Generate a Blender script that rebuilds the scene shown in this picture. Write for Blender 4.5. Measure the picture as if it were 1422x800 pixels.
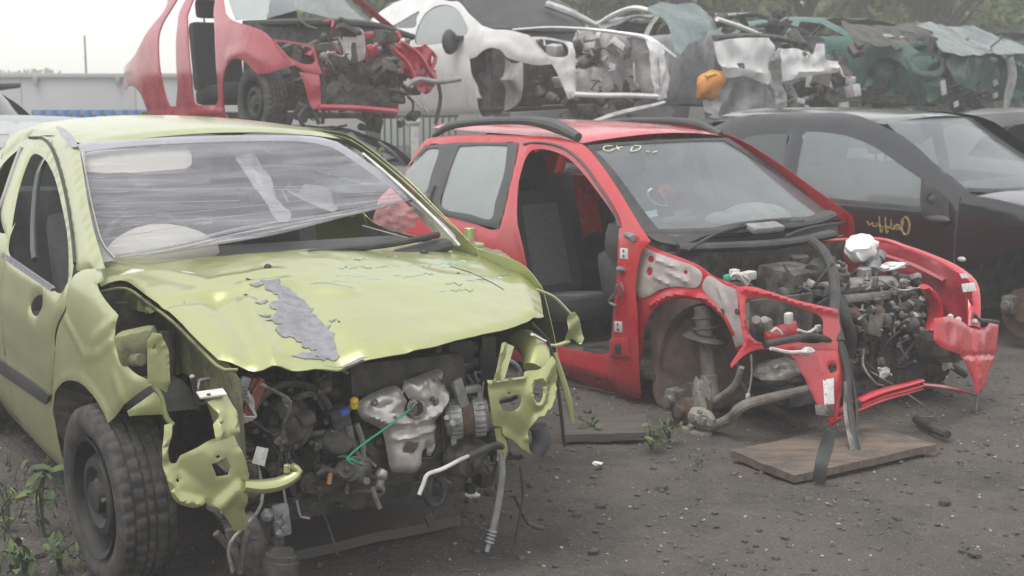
import bpy, bmesh, math, random
import numpy as np
from mathutils import Vector, Matrix, noise, geometry
random.seed(7); RNG = np.random.default_rng(7)
rad = math.radians
for o in list(bpy.data.objects): bpy.data.objects.remove(o)
SC = bpy.context.scene
COL = SC.collection
# ------------------------------------------------------------------ camera
FPX, HC, PITCH = 2005.0, 1.634, rad(8.56)
cd = bpy.data.cameras.new('camera'); cam = bpy.data.objects.new('camera', cd); COL.objects.link(cam)
cd.sensor_width = 36.0; cd.lens = 36.0 * FPX / 1422; cd.clip_start = .05; cd.clip_end = 2000
cam.location = (0, 0, HC); cam.rotation_euler = (rad(90) - PITCH, 0, 0)
cd.dof.use_dof = True; cd.dof.focus_distance = 4.9; cd.dof.aperture_fstop = 6.0
SC.camera = cam
cy = SC.cycles; cy.max_bounces = 7; cy.diffuse_bounces = 3; cy.glossy_bounces = 3; cy.transmission_bounces = 4; cy.transparent_max_bounces = 10; cy.volume_bounces = 1
HAZE = .0072
# ------------------------------------------------------------------ sky, sun, exposure (overcast day)
wd = bpy.data.worlds.new('World'); SC.world = wd; wd.use_nodes = True
wn = wd.node_tree; wn.nodes.clear()
sky = wn.nodes.new('ShaderNodeTexSky'); sky.sky_type = 'NISHITA'; sky.sun_disc = False
SUN_EL, SUN_AZ = rad(70), rad(215)          # azimuth measured clockwise from +Y
sky.sun_elevation = SUN_EL; sky.sun_rotation = SUN_AZ; sky.air_density = 1.0; sky.dust_density = 1.0; sky.ozone_density = 1.0
hs = wn.nodes.new('ShaderNodeHueSaturation'); hs.inputs['Saturation'].default_value = 0.12
bg = wn.nodes.new('ShaderNodeBackground'); bg.inputs['Strength'].default_value = 0.40
wo = wn.nodes.new('ShaderNodeOutputWorld')
gm = wn.nodes.new('ShaderNodeGamma'); gm.inputs[1].default_value = .35     # cloud cover evens the sky out
wn.links.new(sky.outputs[0], hs.inputs['Color']); wn.links.new(hs.outputs[0], gm.inputs[0]); wn.links.new(gm.outputs[0], bg.inputs[0]); wn.links.new(bg.outputs[0], wo.inputs[0])
sl = bpy.data.lights.new('sun', 'SUN'); sl.energy = 1.5; sl.angle = rad(35); sl.color = (1, .97, .92)
so = bpy.data.objects.new('sun', sl); COL.objects.link(so)
sd_ = Vector((math.sin(SUN_AZ) * math.cos(SUN_EL), math.cos(SUN_AZ) * math.cos(SUN_EL), math.sin(SUN_EL)))
so.rotation_euler = sd_.to_track_quat('Z', 'Y').to_euler()
vs = SC.view_settings; vs.view_transform = 'Standard'; vs.look = 'None'; vs.gamma = 1; vs.exposure = 0.85; vs.use_curve_mapping = False

# ------------------------------------------------------------------ tagging
def tag(o, label, cat, group=None):
    o['label'] = label; o['category'] = cat
    if group: o['group'] = group
    return o
def kind(o, k): o['kind'] = k; return o
def empty(name, loc=(0, 0, 0)):
    o = bpy.data.objects.new(name, None); o.empty_display_size = .1; COL.objects.link(o); o.location = loc; return o

# ------------------------------------------------------------------ materials
MATS = {}
def mat(name, col, rough=.5, metal=0., col2=None, nscale=6., namt=.5, bump=0., bscale=60., coat=0., spec=.5, stretch=None, lo=.42, hi=.62):
    if name in MATS: return MATS[name]
    m = bpy.data.materials.new(name); m.use_nodes = True; nt = m.node_tree; b = nt.nodes['Principled BSDF']
    b.inputs['Base Color'].default_value = (*col, 1); b.inputs['Roughness'].default_value = rough; b.inputs['Metallic'].default_value = metal
    b.inputs['Coat Weight'].default_value = coat; b.inputs['Coat Roughness'].default_value = .12; b.inputs['Specular IOR Level'].default_value = spec
    tc = nt.nodes.new('ShaderNodeTexCoord'); mp = nt.nodes.new('ShaderNodeMapping'); nt.links.new(tc.outputs['Object'], mp.inputs[0])
    if stretch: mp.inputs['Scale'].default_value = stretch
    if col2 is not None:
        n = nt.nodes.new('ShaderNodeTexNoise'); n.inputs['Scale'].default_value = nscale; n.inputs['Detail'].default_value = 7; n.inputs['Roughness'].default_value = .65
        r = nt.nodes.new('ShaderNodeMapRange'); r.inputs[1].default_value = lo; r.inputs[2].default_value = hi; r.inputs[4].default_value = namt
        x = nt.nodes.new('ShaderNodeMix'); x.data_type = 'RGBA'; x.inputs[6].default_value = (*col, 1); x.inputs[7].default_value = (*col2, 1)
        nt.links.new(mp.outputs[0], n.inputs['Vector']); nt.links.new(n.outputs['Fac'], r.inputs[0]); nt.links.new(r.outputs[0], x.inputs[0]); nt.links.new(x.outputs[2], b.inputs['Base Color'])
        rr = nt.nodes.new('ShaderNodeMapRange'); rr.inputs[1].default_value = 0; rr.inputs[2].default_value = 1; rr.inputs[3].default_value = rough; rr.inputs[4].default_value = min(1, rough + .35)
        nt.links.new(r.outputs[0], rr.inputs[0]); nt.links.new(rr.outputs[0], b.inputs['Roughness'])
    if bump:
        n2 = nt.nodes.new('ShaderNodeTexNoise'); n2.inputs['Scale'].default_value = bscale; n2.inputs['Detail'].default_value = 5
        bp = nt.nodes.new('ShaderNodeBump'); bp.inputs['Strength'].default_value = bump; bp.inputs['Distance'].default_value = .01
        nt.links.new(mp.outputs[0], n2.inputs['Vector']); nt.links.new(n2.outputs['Fac'], bp.inputs['Height']); nt.links.new(bp.outputs[0], b.inputs['Normal'])
    MATS[name] = m; return m
def glass(name, tint, fac, rough=.05, streak=None):
    """pane: part clear, part dusty reflecting coat; streak = (scale xyz, amount) of dirt or wrinkle streaks"""
    if name in MATS: return MATS[name]
    m = bpy.data.materials.new(name); m.use_nodes = True; nt = m.node_tree; b = nt.nodes['Principled BSDF']; out = nt.nodes['Material Output']
    b.inputs['Base Color'].default_value = (*tint, 1); b.inputs['Roughness'].default_value = rough; b.inputs['Coat Weight'].default_value = .5; b.inputs['Specular IOR Level'].default_value = .8
    t = nt.nodes.new('ShaderNodeBsdfTransparent'); t.inputs[0].default_value = (.92, .95, .94, 1)
    x = nt.nodes.new('ShaderNodeMixShader'); x.inputs[0].default_value = fac
    nt.links.new(t.outputs[0], x.inputs[1]); nt.links.new(b.outputs[0], x.inputs[2]); nt.links.new(x.outputs[0], out.inputs[0])
    if streak:
        tc = nt.nodes.new('ShaderNodeTexCoord'); mp = nt.nodes.new('ShaderNodeMapping'); mp.inputs['Scale'].default_value = streak[0]
        if len(streak) > 2: mp.inputs['Rotation'].default_value = streak[2]
        n = nt.nodes.new('ShaderNodeTexNoise'); n.inputs['Scale'].default_value = 1; n.inputs['Detail'].default_value = 4; n.inputs['Roughness'].default_value = .6; n.inputs['Distortion'].default_value = .3
        r = nt.nodes.new('ShaderNodeMapRange'); r.inputs[1].default_value = .40; r.inputs[2].default_value = .72; r.inputs[3].default_value = fac; r.inputs[4].default_value = min(1, fac + streak[1])
        nt.links.new(tc.outputs['Object'], mp.inputs[0]); nt.links.new(mp.outputs[0], n.inputs['Vector']); nt.links.new(n.outputs['Fac'], r.inputs[0]); nt.links.new(r.outputs[0], x.inputs[0])
        bp = nt.nodes.new('ShaderNodeBump'); bp.inputs['Strength'].default_value = .6; bp.inputs['Distance'].default_value = .02
        nt.links.new(n.outputs['Fac'], bp.inputs['Height']); nt.links.new(bp.outputs[0], b.inputs['Normal'])
    MATS[name] = m; return m
def specks(m, col, scale=45., lo=.62, hi=.70, amt=.5, stretch=(1, 1, 1)):
    nt = m.node_tree; b = nt.nodes['Principled BSDF']; s = b.inputs['Base Color']; src = s.links[0].from_socket
    tc = nt.nodes.new('ShaderNodeTexCoord'); mp = nt.nodes.new('ShaderNodeMapping'); mp.inputs['Scale'].default_value = stretch; n = nt.nodes.new('ShaderNodeTexNoise'); n.inputs['Scale'].default_value = scale; n.inputs['Detail'].default_value = 6; n.inputs['Roughness'].default_value = .7
    r = nt.nodes.new('ShaderNodeMapRange'); r.inputs[1].default_value = lo; r.inputs[2].default_value = hi; r.inputs[4].default_value = amt
    x = nt.nodes.new('ShaderNodeMix'); x.data_type = 'RGBA'; x.inputs[7].default_value = (*col, 1)
    nt.links.new(tc.outputs['Object'], mp.inputs[0]); nt.links.new(mp.outputs[0], n.inputs['Vector']); nt.links.new(n.outputs['Fac'], r.inputs[0]); nt.links.new(r.outputs[0], x.inputs[0]); nt.links.new(src, x.inputs[6]); nt.links.new(x.outputs[2], s)
    return m
def paint(name, col, dust=(.33, .31, .27), amt=.35, rough=.25, coat=.8, ns=3., metal=0.):
    if name in MATS: return MATS[name]
    m = mat(name, col, rough, metal, dust, ns, amt, .03, 250, coat); specks(m, tuple(c * .35 + .02 for c in col), 30, .63, .72, .45); specks(m, dust, 9, .56, .74, .35, (1, 1, .25)); return m

M_LIME = paint('lime_paint', (.40, .43, .185), (.38, .39, .26), .35, .30, .7, 3., .55)
M_LIMED = mat('shaded_dirty_lime_metal', (.22, .23, .11), .6, .2, (.05, .05, .04), 7, .8, .2, 90)  # lime darkened for the shade in the headlamp bay, with random dirt over it
M_DUSTY = mat('dusty_cast_iron', (.27, .25, .23), .8, .1, (.13, .115, .10), 12, .8, .3, 90)
M_RED = paint('red_paint', (.50, .016, .03), (.36, .12, .11), .30)
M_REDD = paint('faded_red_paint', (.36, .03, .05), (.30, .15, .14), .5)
M_BLACK = paint('black_paint', (.006, .008, .011), (.022, .024, .028), .25, .14, 1.)
M_WHITE = paint('white_paint', (.70, .70, .70), (.36, .35, .33), .45)
M_TEAL = paint('teal_paint', (.02, .10, .08), (.12, .17, .155), .6, .35, .5)
M_DGREEN = paint('dark_green_paint', (.015, .045, .03), (.07, .09, .08), .5)
M_GREY = mat('grey_metal', (.30, .31, .32), .45, .3, (.12, .11, .10), 7, .6, .1, 90)
M_RIM = mat('dark_steel_rim', (.022, .022, .023), .5, .3, (.07, .066, .062), 9, .6, .1, 90)
M_PRIMER = mat('grey_primer', (.23, .23, .255), .55, 0, (.15, .145, .155), 25, .7, .05, 120, stretch=(1, 1, 1))
M_BARE = mat('scuffed_primer', (.46, .43, .42), .6, 0, (.28, .20, .19), 9, .6, .08, 100)
M_STEEL = mat('dull_steel', (.25, .24, .225), .5, .6, (.07, .06, .05), 14, .8, .15, 120)
M_ALU = mat('cast_aluminium', (.33, .33, .32), .42, .55, (.16, .15, .14), 18, .75, .2, 150)
M_SHIELD = mat('heat_shield_aluminium', (.62, .60, .57), .42, .7, (.28, .25, .22), 12, .6, .06, 60)
M_RUST = mat('rusty_steel', (.11, .075, .058), .85, .1, (.07, .045, .035), 18, .8, .3, 120)
M_LINER = mat('muddy_wheel_liner', (.20, .135, .115), .9, 0, (.07, .06, .055), 7, .8, .2, 60)
M_PLAST = mat('black_plastic', (.022, .023, .024), .5, 0, (.085, .082, .078), 8, .5, .1, 150)
M_TRIM = mat('grey_trim_plastic', (.055, .058, .06), .45, 0, (.12, .12, .12), 6, .4, .05, 200)
M_DIRT = mat('oily_dark_metal', (.035, .034, .032), .55, .2, (.14, .13, .115), 13, .8, .3, 90)
M_RUBBER = mat('tyre_rubber', (.028, .027, .027), .75, 0, (.11, .10, .09), 14, .55, .25, 160)
M_HOSE = mat('rubber_hose', (.02, .02, .021), .55, 0, (.09, .085, .08), 16, .5)
M_SEAT = mat('dark_seat_fabric', (.030, .031, .034), .9, 0, (.055, .055, .06), 30, .5, .2, 300)
M_SEATG = mat('grey_seat_fabric', (.11, .11, .115), .95, 0, (.07, .07, .075), 30, .5, .2, 300)
M_BEIGE = mat('beige_vinyl', (.50, .46, .42), .7)
M_PALE = mat('pale_plastic', (.60, .59, .57), .5, 0, (.34, .33, .31), 14, .7)
M_BAG = mat('crumpled_white_plastic', (.78, .77, .75), .35, 0, (.6, .58, .55), 20, .4, .3, 30)
M_PAPER = mat('white_label', (.78, .78, .76), .6, 0, (.45, .45, .43), 60, .6)
M_WOOD = specks(mat('weathered_plywood', (.17, .125, .095), .9, 0, (.085, .07, .06), 5, .9, .3, 40, stretch=(1, 7, 4)), (.07, .063, .058), 5, .48, .60, .85)
M_DWOOD = mat('dirty_board', (.085, .08, .075), .9, 0, (.13, .09, .07), 5, .7, .3, 40)
M_BLUE = mat('blue_marker', (.27, .46, .46), .6)
M_YEL = mat('yellow_marker', (.36, .24, .06), .6, 0, (.12, .09, .05), 45, .9)
M_CREAM = mat('cream_marker', (.65, .62, .45), .6)
M_GREENW = mat('green_wire', (.03, .35, .22), .45)
M_YCAP = mat('yellow_cap', (.62, .42, .02), .4)
M_ORANGE = mat('orange_plastic', (.55, .22, .04), .5, 0, (.35, .16, .05), 9, .6)
M_REDW = mat('red_wire', (.42, .09, .07), .5)
M_WHITEW = mat('white_wire', (.55, .53, .50), .5)
M_BLUEW = mat('blue_connector', (.05, .12, .40), .5)
M_GLASS = glass('dusty_car_glass', (.26, .29, .30), .40, .04, ((1.3, 2.0, 1.1), .15))
M_GLASSP = glass('sky_toned_car_glass', (.42, .46, .46), .52, .04, ((1.3, 2.0, 1.1), .15))  # sky reflection of the side panes put into a paler tint
M_GLASSD = glass('dark_car_glass', (.11, .13, .13), .5, .05)
M_WSCR = glass('dusty_windscreen', (.26, .28, .30), .30, .05, ((1.5, 1.5, 1.5), .18))
M_FILM = glass('plastic_film', (.50, .49, .55), .24, .12, ((1.6, 1.6, 34), .20, (.16, 0, 0)))
M_FILMC = glass('bunched_plastic_film', (.46, .45, .48), .38, .2, ((2, 2, 40), .35))
M_SEAL = mat('grey_sealant_tape', (.30, .30, .33), .5, 0, (.42, .42, .45), 5, .5)

# ------------------------------------------------------------------ mesh helpers
def mk(name, V, F, m, par=None, sharp=35, smooth=True):
    me = bpy.data.meshes.new(name); me.from_pydata([tuple(map(float, v)) for v in V], [], [tuple(map(int, f)) for f in F]); 
    if m: me.materials.append(m)
    if smooth:
        me.polygons.foreach_set('use_smooth', [True] * len(me.polygons))
        if sharp: me.set_sharp_from_angle(angle=rad(sharp))
    me.update()
    o = bpy.data.objects.new(name, me); COL.objects.link(o)
    if par is not None: o.parent = par
    return o
def join(*gs):
    V, F, n = [], [], 0
    for v, f in gs:
        v = np.asarray(v, float).reshape(-1, 3); V.append(v); F += [tuple(i + n for i in q) for q in f]; n += len(v)
    return (np.concatenate(V) if V else np.zeros((0, 3))), F
def basis(z):
    z = np.asarray(z, float); z = z / (np.linalg.norm(z) + 1e-12)
    a = np.array([0, 0, 1.]) if abs(z[2]) < .9 else np.array([1., 0, 0])
    x = np.cross(a, z); x /= np.linalg.norm(x); return np.stack([x, np.cross(z, x), z], 1)
def eul(a, b, c): return np.array(Matrix.Rotation(c, 3, 'Z') @ Matrix.Rotation(b, 3, 'Y') @ Matrix.Rotation(a, 3, 'X'))
def box(c, s, R=None, bev=.006):
    bm = bmesh.new(); bmesh.ops.create_cube(bm, size=1)
    for v in bm.verts: v.co = Vector((v.co.x * s[0], v.co.y * s[1], v.co.z * s[2]))
    if bev: bmesh.ops.bevel(bm, geom=list(bm.edges), offset=min(bev, .45 * min(s)), segments=2, affect='EDGES', profile=.6)
    bm.verts.index_update(); V = np.array([v.co for v in bm.verts]); F = [tuple(v.index for v in f.verts) for f in bm.faces]; bm.free()
    if R is not None: V = V @ np.asarray(R).T
    return V + np.asarray(c, float), F
def lathe(prof, c=(0, 0, 0), ax=(0, 0, 1), n=20, caps=True):
    B = basis(ax); a = np.linspace(0, 2 * np.pi, n, endpoint=False); V = []
    for r, h in prof: V.append(np.stack([r * np.cos(a), r * np.sin(a), np.full(n, h)], 1))
    V = np.concatenate(V) @ B.T + np.asarray(c, float); F = []
    for i in range(len(prof) - 1):
        for j in range(n): k = (j + 1) % n; F.append((i * n + j, i * n + k, (i + 1) * n + k, (i + 1) * n + j))
    if caps: F.append(tuple(range(n - 1, -1, -1))); F.append(tuple((len(prof) - 1) * n + j for j in range(n)))
    return V, F
def cyl(p, q, r, r2=None, n=14, bev=.1):
    p, q = np.asarray(p, float), np.asarray(q, float); L = np.linalg.norm(q - p); r2 = r if r2 is None else r2; b = min(bev * min(r, r2), L * .2)
    return lathe([(r - b, 0), (r, b), (r2, L - b), (r2 - b, L)], p, q - p, n)
def crom(P, step=None, n=None, closed=False):
    P = np.asarray(P, float)
    if closed: Q = np.concatenate([P[-1:], P, P[:2]])
    else: Q = np.concatenate([2 * P[:1] - P[1:2], P, 2 * P[-1:] - P[-2:-1]])
    out = []
    for i in range(1, len(Q) - 2):
        p0, p1, p2, p3 = Q[i - 1:i + 3]; L = np.linalg.norm(p2 - p1); k = n or max(1, int(round(L / step)))
        t = np.linspace(0, 1, k, endpoint=False)[:, None]
        out.append(.5 * ((2 * p1) + (-p0 + p2) * t + (2 * p0 - 5 * p1 + 4 * p2 - p3) * t ** 2 + (-p0 + 3 * p1 - 3 * p2 + p3) * t ** 3))
    if not closed: out.append(P[-1:])
    return np.concatenate(out)
def tube(P, r, n=8, step=.02, flat=1., smooth=True, up=None):
    P = crom(P, step) if smooth and len(P) > 2 else np.asarray(P, float)
    m = len(P); rr = np.interp(np.linspace(0, 1, m), np.linspace(0, 1, len(r)), r) if hasattr(r, '__len__') else np.full(m, r)
    T = np.gradient(P, axis=0); T /= np.linalg.norm(T, axis=1)[:, None] + 1e-9
    B = basis(T[0]); x = B[:, 0] if up is None else np.asarray(up, float); a = np.linspace(0, 2 * np.pi, n, endpoint=False); V = []; F = []
    for i in range(m):
        x = x - T[i] * (x @ T[i]); x /= np.linalg.norm(x) + 1e-9; y = np.cross(T[i], x)
        V.append(P[i] + rr[i] * (np.cos(a)[:, None] * x + flat * np.sin(a)[:, None] * y))
    for i in range(m - 1):
        for j in range(n): k = (j + 1) % n; F.append((i * n + j, i * n + k, (i + 1) * n + k, (i + 1) * n + j))
    F.append(tuple(range(n - 1, -1, -1))); F.append(tuple((m - 1) * n + j for j in range(n)))
    return np.concatenate(V), F
def blob(c, s, amp=.25, fr=2., sub=2, seed=0, R=None):
    bm = bmesh.new(); bmesh.ops.create_icosphere(bm, subdivisions=sub, radius=1); V = []
    for v in bm.verts:
        k = 1 + amp * noise.noise(v.co * fr + Vector((seed * 3.7, seed, 0))); V.append(np.array(v.co) * k)
    F = [tuple(v.index for v in f.verts) for f in bm.faces]; bm.free(); V = np.array(V) * np.asarray(s)
    if R is not None: V = V @ np.asarray(R).T
    return V + np.asarray(c, float), F
def halflathe(prof, c, ax_y, n=20, a0=-5, a1=185):
    """open arch shell round an axle along y: prof = (radius, y offset)"""
    V, F = [], []; a = np.radians(np.linspace(a0, a1, n)); k = len(prof)
    for t in a: V += [(c[0] + r_ * math.cos(t), c[1] + ax_y * h, c[2] + r_ * math.sin(t)) for r_, h in prof]
    for i in range(n - 1):
        for j in range(k - 1): F.append((i * k + j, (i + 1) * k + j, (i + 1) * k + j + 1, i * k + j + 1))
    return np.array(V), F
def bolt(c, ax, r=.008, h=.01): return cyl(np.asarray(c), np.asarray(c) + np.asarray(ax, float) / np.linalg.norm(ax) * h, r, n=6)

# ------------------------------------------------------------------ panels: outline in a 2-D plane, lifted onto a curved surface
def inside(P, poly):
    x, y = P[:, 0:1], P[:, 1:2]; a = np.asarray(poly); b = np.roll(a, -1, 0)
    c = ((a[:, 1] > y) != (b[:, 1] > y)) & (x < (b[:, 0] - a[:, 0]) * (y - a[:, 1]) / (b[:, 1] - a[:, 1] + 1e-15) + a[:, 0])
    return c.sum(1) % 2 == 1
def segdist(P, poly, closed=True):
    a = np.asarray(poly, float); b = np.roll(a, -1, 0)
    if not closed: a, b = a[:-1], b[:-1]
    d = b - a; L = (d * d).sum(1) + 1e-15; out = np.full(len(P), 1e9)
    for i in range(len(a)):
        t = np.clip(((P - a[i]) @ d[i]) / L[i], 0, 1); q = a[i] + t[:, None] * d[i] - P; out = np.minimum(out, np.sqrt((q * q).sum(1)))
    return out
class Surf:
    """k = axis the surface gives as a function of the two others; g(u, v) = height; out = outward sign"""
    def __init__(s, k, g, out=1): s.k, s.g, s.out = k, g, out; s.ax = [i for i in range(3) if i != k]
    def lift(s, U): U = np.asarray(U, float); P = np.zeros((len(U), 3)); P[:, s.ax[0]] = U[:, 0]; P[:, s.ax[1]] = U[:, 1]; P[:, s.k] = s.g(U[:, 0], U[:, 1]); return P
    def F(s, P): return P[:, s.k] - s.g(P[:, s.ax[0]], P[:, s.ax[1]])
def plane(k, v, out=1): return Surf(k, lambda a, b: np.full(np.shape(a), float(v)), out)
def smoothpoly(P, step, corners=None):
    """closed outline; corner indexes stay sharp, the rest is rounded"""
    P = np.asarray(P, float)
    if corners == 'all':
        out = []
        for i in range(len(P)):
            a, b = P[i], P[(i + 1) % len(P)]; k = max(1, int(round(np.linalg.norm(b - a) / step))); out.append(a + (b - a) * np.linspace(0, 1, k, endpoint=False)[:, None])
        return np.concatenate(out)
    if not corners: return crom(P, step, closed=True)
    c = sorted(i for i in corners if i < len(P)); out = []
    for i, s in enumerate(c):
        e = c[(i + 1) % len(c)]; idx = list(range(s, e + 1)) if e > s else list(range(s, len(P))) + list(range(0, e + 1))
        seg = P[idx]; out.append(crom(seg, step)[:-1] if len(seg) > 2 else smoothpoly(seg, step, 'all')[:max(1, int(round(np.linalg.norm(seg[1] - seg[0]) / step)))])
    return np.concatenate(out)
def panel(name, surf, outl, m, par, holes=(), res=.03, th=.0015, corners=None, hc=None, off=0., bump=None, roll=.004, rr=.02, disp=None, sharp=38):
    step = res * .7; O = smoothpoly(outl, step, corners); H = [smoothpoly(h, step * .8, hc) for h in holes]
    loops = [O] + H; lo, hi = O.min(0), O.max(0)
    gx = np.arange(lo[0] + res / 2, hi[0], res); gy = np.arange(lo[1] + res / 2, hi[1], res * .87)
    G = np.array([(x + (j % 2) * res / 2, y) for j, y in enumerate(gy) for x in gx]).reshape(-1, 2)
    if len(G):
        G = G + RNG.uniform(-.12, .12, G.shape) * res; ok = inside(G, O)
        for h in H: ok &= ~inside(G, h)
        G = G[ok]
        if len(G):
            d = np.min([segdist(G, l) for l in loops], 0); G = G[d > res * .45]
    pts, edges, n = [], [], 0
    for l in loops: pts += list(l); edges += [(n + i, n + (i + 1) % len(l)) for i in range(len(l))]; n += len(l)
    allp = np.array(pts + list(G))
    r = geometry.delaunay_2d_cdt([Vector(p) for p in allp], edges, [], 0, 1e-6)
    U = np.array([tuple(v) for v in r[0]]); T = np.array([f for f in r[2] if len(f) == 3])
    cc = U[T].mean(1); ok = inside(cc, O)
    for h in H: ok &= ~inside(cc, h)
    T = T[ok]; used = np.unique(T); remap = -np.ones(len(U), int); remap[used] = np.arange(len(used)); U = U[used]; T = remap[T]
    P = surf.lift(U)
    def norms(P):
        fn = np.cross(P[T[:, 1]] - P[T[:, 0]], P[T[:, 2]] - P[T[:, 0]]); N = np.zeros_like(P)
        for i in range(3): np.add.at(N, T[:, i], fn)
        return N / (np.linalg.norm(N, axis=1)[:, None] + 1e-15)
    N = norms(P)
    if (N[:, surf.k].sum()) * surf.out < 0: T = T[:, ::-1]; N = -N
    if roll or bump is not None:
        D = np.full(len(P), float(off))
        if roll:
            d = np.min([segdist(U, l) for l in loops], 0); D -= roll * np.clip(1 - d / rr, 0, 1) ** 2
        if bump is not None: D += bump(U)
        P = P + N * D[:, None]
    elif off: P = P + N * off
    if disp is not None: P = disp(P)
    N = norms(P); Q = P - N * th; nv = len(P)
    cnt = {}
    for t in T:
        for a, b in ((t[0], t[1]), (t[1], t[2]), (t[2], t[0])): cnt[(a, b)] = 1
    bd = [(a, b) for (a, b) in cnt if (b, a) not in cnt]
    V = [P, Q]; F = [tuple(t) for t in T] + [tuple(t[::-1] + nv) for t in T]
    if th > 0:
        k = 2 * nv
        for a, b in bd: V.append(np.array([P[a], P[b], Q[b], Q[a]])); F.append((k, k + 3, k + 2, k + 1)); k += 4
    else: V = [P]; F = F[:len(T)]
    return mk(name, np.concatenate(V), F, m, par, sharp=sharp)
def creases(lines):
    def f(U):
        D = np.zeros(len(U))
        for pts, amp, w in lines: D += amp * np.clip(1 - segdist(U, pts, False) / (1.7 * w), 0, 1)
        return D
    return f
def wrinkle(amp, fr, seed=0, sx=1., sy=1.):
    def f(U): return amp * np.array([noise.noise(Vector((u[0] * fr * sx + seed, u[1] * fr * sy, seed * 1.7))) for u in U])
    return f
def crumple(amp, fr, seed=0, sx=1., sy=1.):
    """sharp-folded sheet metal"""
    def f(U):
        o = []
        for u in U:
            p = Vector((u[0] * fr * sx + seed, u[1] * fr * sy, seed * 1.7)); o.append(.5 - abs(noise.noise(p)) * 1.6 + .4 * (.5 - abs(noise.noise(p * 2.3 + Vector((5, 1, 2)))) * 1.6))
        return amp * np.array(o)
    return f
def addf(*fs): return lambda U: sum(f(U) for f in fs)

# ------------------------------------------------------------------ pixel -> car-local position
CP, SP = math.cos(PITCH), math.sin(PITCH)
def wray(px, py):
    a, b = (px - 711) / FPX, (400 - py) / FPX
    return np.array([0, 0, HC]), np.array([a, CP + b * SP, -SP + b * CP])
def ground_at(px, py, z=0.):
    o, d = wray(px, py); return o + d * ((z - o[2]) / d[2])
class Car:
    def __init__(s, name, label, cat, pose, group=None, yawpr=(0, 0)):
        X, Y, Z, yaw = pose; s.root = empty(name, (X, Y, Z)); tag(s.root, label, cat, group)
        M = Matrix.Rotation(rad(yaw), 3, 'Z') @ Matrix.Rotation(yawpr[0], 3, 'Y') @ Matrix.Rotation(yawpr[1], 3, 'X')
        s.root.rotation_euler = M.to_euler(); s.M = np.array(M); s.o = np.array([X, Y, Z], float)
    def lray(s, px, py): o, d = wray(px, py); return s.M.T @ (o - s.o), s.M.T @ d
    def at(s, px, py, k, v): o, d = s.lray(px, py); return o + d * ((v - o[k]) / d[k])
    def w2l(s, p): return s.M.T @ (np.asarray(p) - s.o)
    def hit(s, px, py, surf):
        o, d = s.lray(px, py); t = np.linspace(2, 22, 900); f = surf.F(o + t[:, None] * d)
        i = np.where(np.sign(f[1:]) != np.sign(f[:-1]))[0]
        if not len(i): j = int(np.argmin(abs(f))); return o + t[j] * d
        a, b = t[i[0]], t[i[0] + 1]; fa = f[i[0]]
        for _ in range(24):
            c = (a + b) / 2; fc = surf.F((o + c * d)[None])[0]
            if np.sign(fc) == np.sign(fa): a = c
            else: b = c
        return o + a * d
    def uv(s, surf, *px): return [tuple(s.hit(x, y, surf)[surf.ax]) for x, y in px]
    def pts(s, k, v, *px): return [s.at(x, y, k, v) for x, y in px]
# ------------------------------------------------------------------ shared car shapes (x forward from front axle, y left, z up)
_Z = np.array([.10, .17, .26, .42, .60, .78, .90, .97, 1.10, 1.22, 1.32, 1.39, 1.44]); _W = np.array([.70, .755, .785, .808, .820, .812, .795, .772, .715, .655, .597, .545, .47])
_t = crom(np.stack([_Z, _W], 1), n=12)
def Wz(z): return np.interp(z, _t[:, 0], _t[:, 1])
def W206(x, z):
    w = Wz(z); f = np.clip((x + .15) / .85, 0, None); r = np.clip((-x - 2.2) / .9, 0, None)
    return w - .20 * f ** 2 - .13 * r ** 2
def side(sg, dw=0., Wf=W206): return Surf(1, lambda x, z: sg * (Wf(x, z) + dw), sg)
def wsx(y, z, lift=0.):
    s = np.clip((z - .95) / .43, -.3, 1.2); b = -.30 - .22 * (y / .7) ** 2; t = -1.06 - .10 * (y / .54) ** 2
    return b + (t - b) * (s + .10 * s * (1 - s))
WS = Surf(0, wsx, 1)
def roofz(x, y):
    d = x + 1.75; return 1.435 - .055 * (y / .55) ** 2 - np.where(d > 0, .03 * (d / .68) ** 2, .05 * (d / 1.5) ** 2)
ROOF = Surf(2, roofz, 1)
def hoodz(x, y):
    t = (x + .45) / 1.05; return .985 - .07 * t - .15 * np.clip(t, 0, None) ** 2 - .055 * (y / .65) ** 2
HOOD = Surf(2, hoodz, 1)
def arc(cx, cz, r, a0, a1, n=9): return [(cx + r * math.cos(rad(a)), cz + r * math.sin(rad(a))) for a in np.linspace(a0, a1, n)]
# local outlines of a five-door hatch side
O_FENDER = [(-.42, .95), (-.15, .93), (.10, .88), (.22, .82), (.42, .70), (.55, .62), (.50, .55), (.38, .48)] + arc(0, .30, .345, 30, 195, 10)[0:] + [(-.40, .20), (-.42, .22)]
C_FENDER = [0, 5, 7, 8, 17, 18, 19]
O_FDOOR = [(-.43, .22), (-.425, .95), (-.60, 1.04), (-.85, 1.19), (-1.12, 1.325), (-1.30, 1.36), (-1.47, 1.365), (-1.47, .22)]
C_FDOOR = [0, 1, 6, 7]
H_FDOOR = [(-.60, .965), (-.85, 1.13), (-1.10, 1.28), (-1.28, 1.325), (-1.42, 1.33), (-1.44, .985)]
O_RDOOR = [(-1.48, .22), (-1.48, 1.365), (-1.80, 1.36), (-2.10, 1.32), (-2.32, 1.22), (-2.42, 1.05), (-2.36, .85), (-2.20, .62), (-2.08, .42), (-2.02, .22)]
C_RDOOR = [0, 1, 5, 9]
H_RDOOR = [(-1.53, .99), (-1.53, 1.33), (-1.80, 1.325), (-2.05, 1.29), (-2.24, 1.19), (-2.33, 1.03)]
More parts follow.
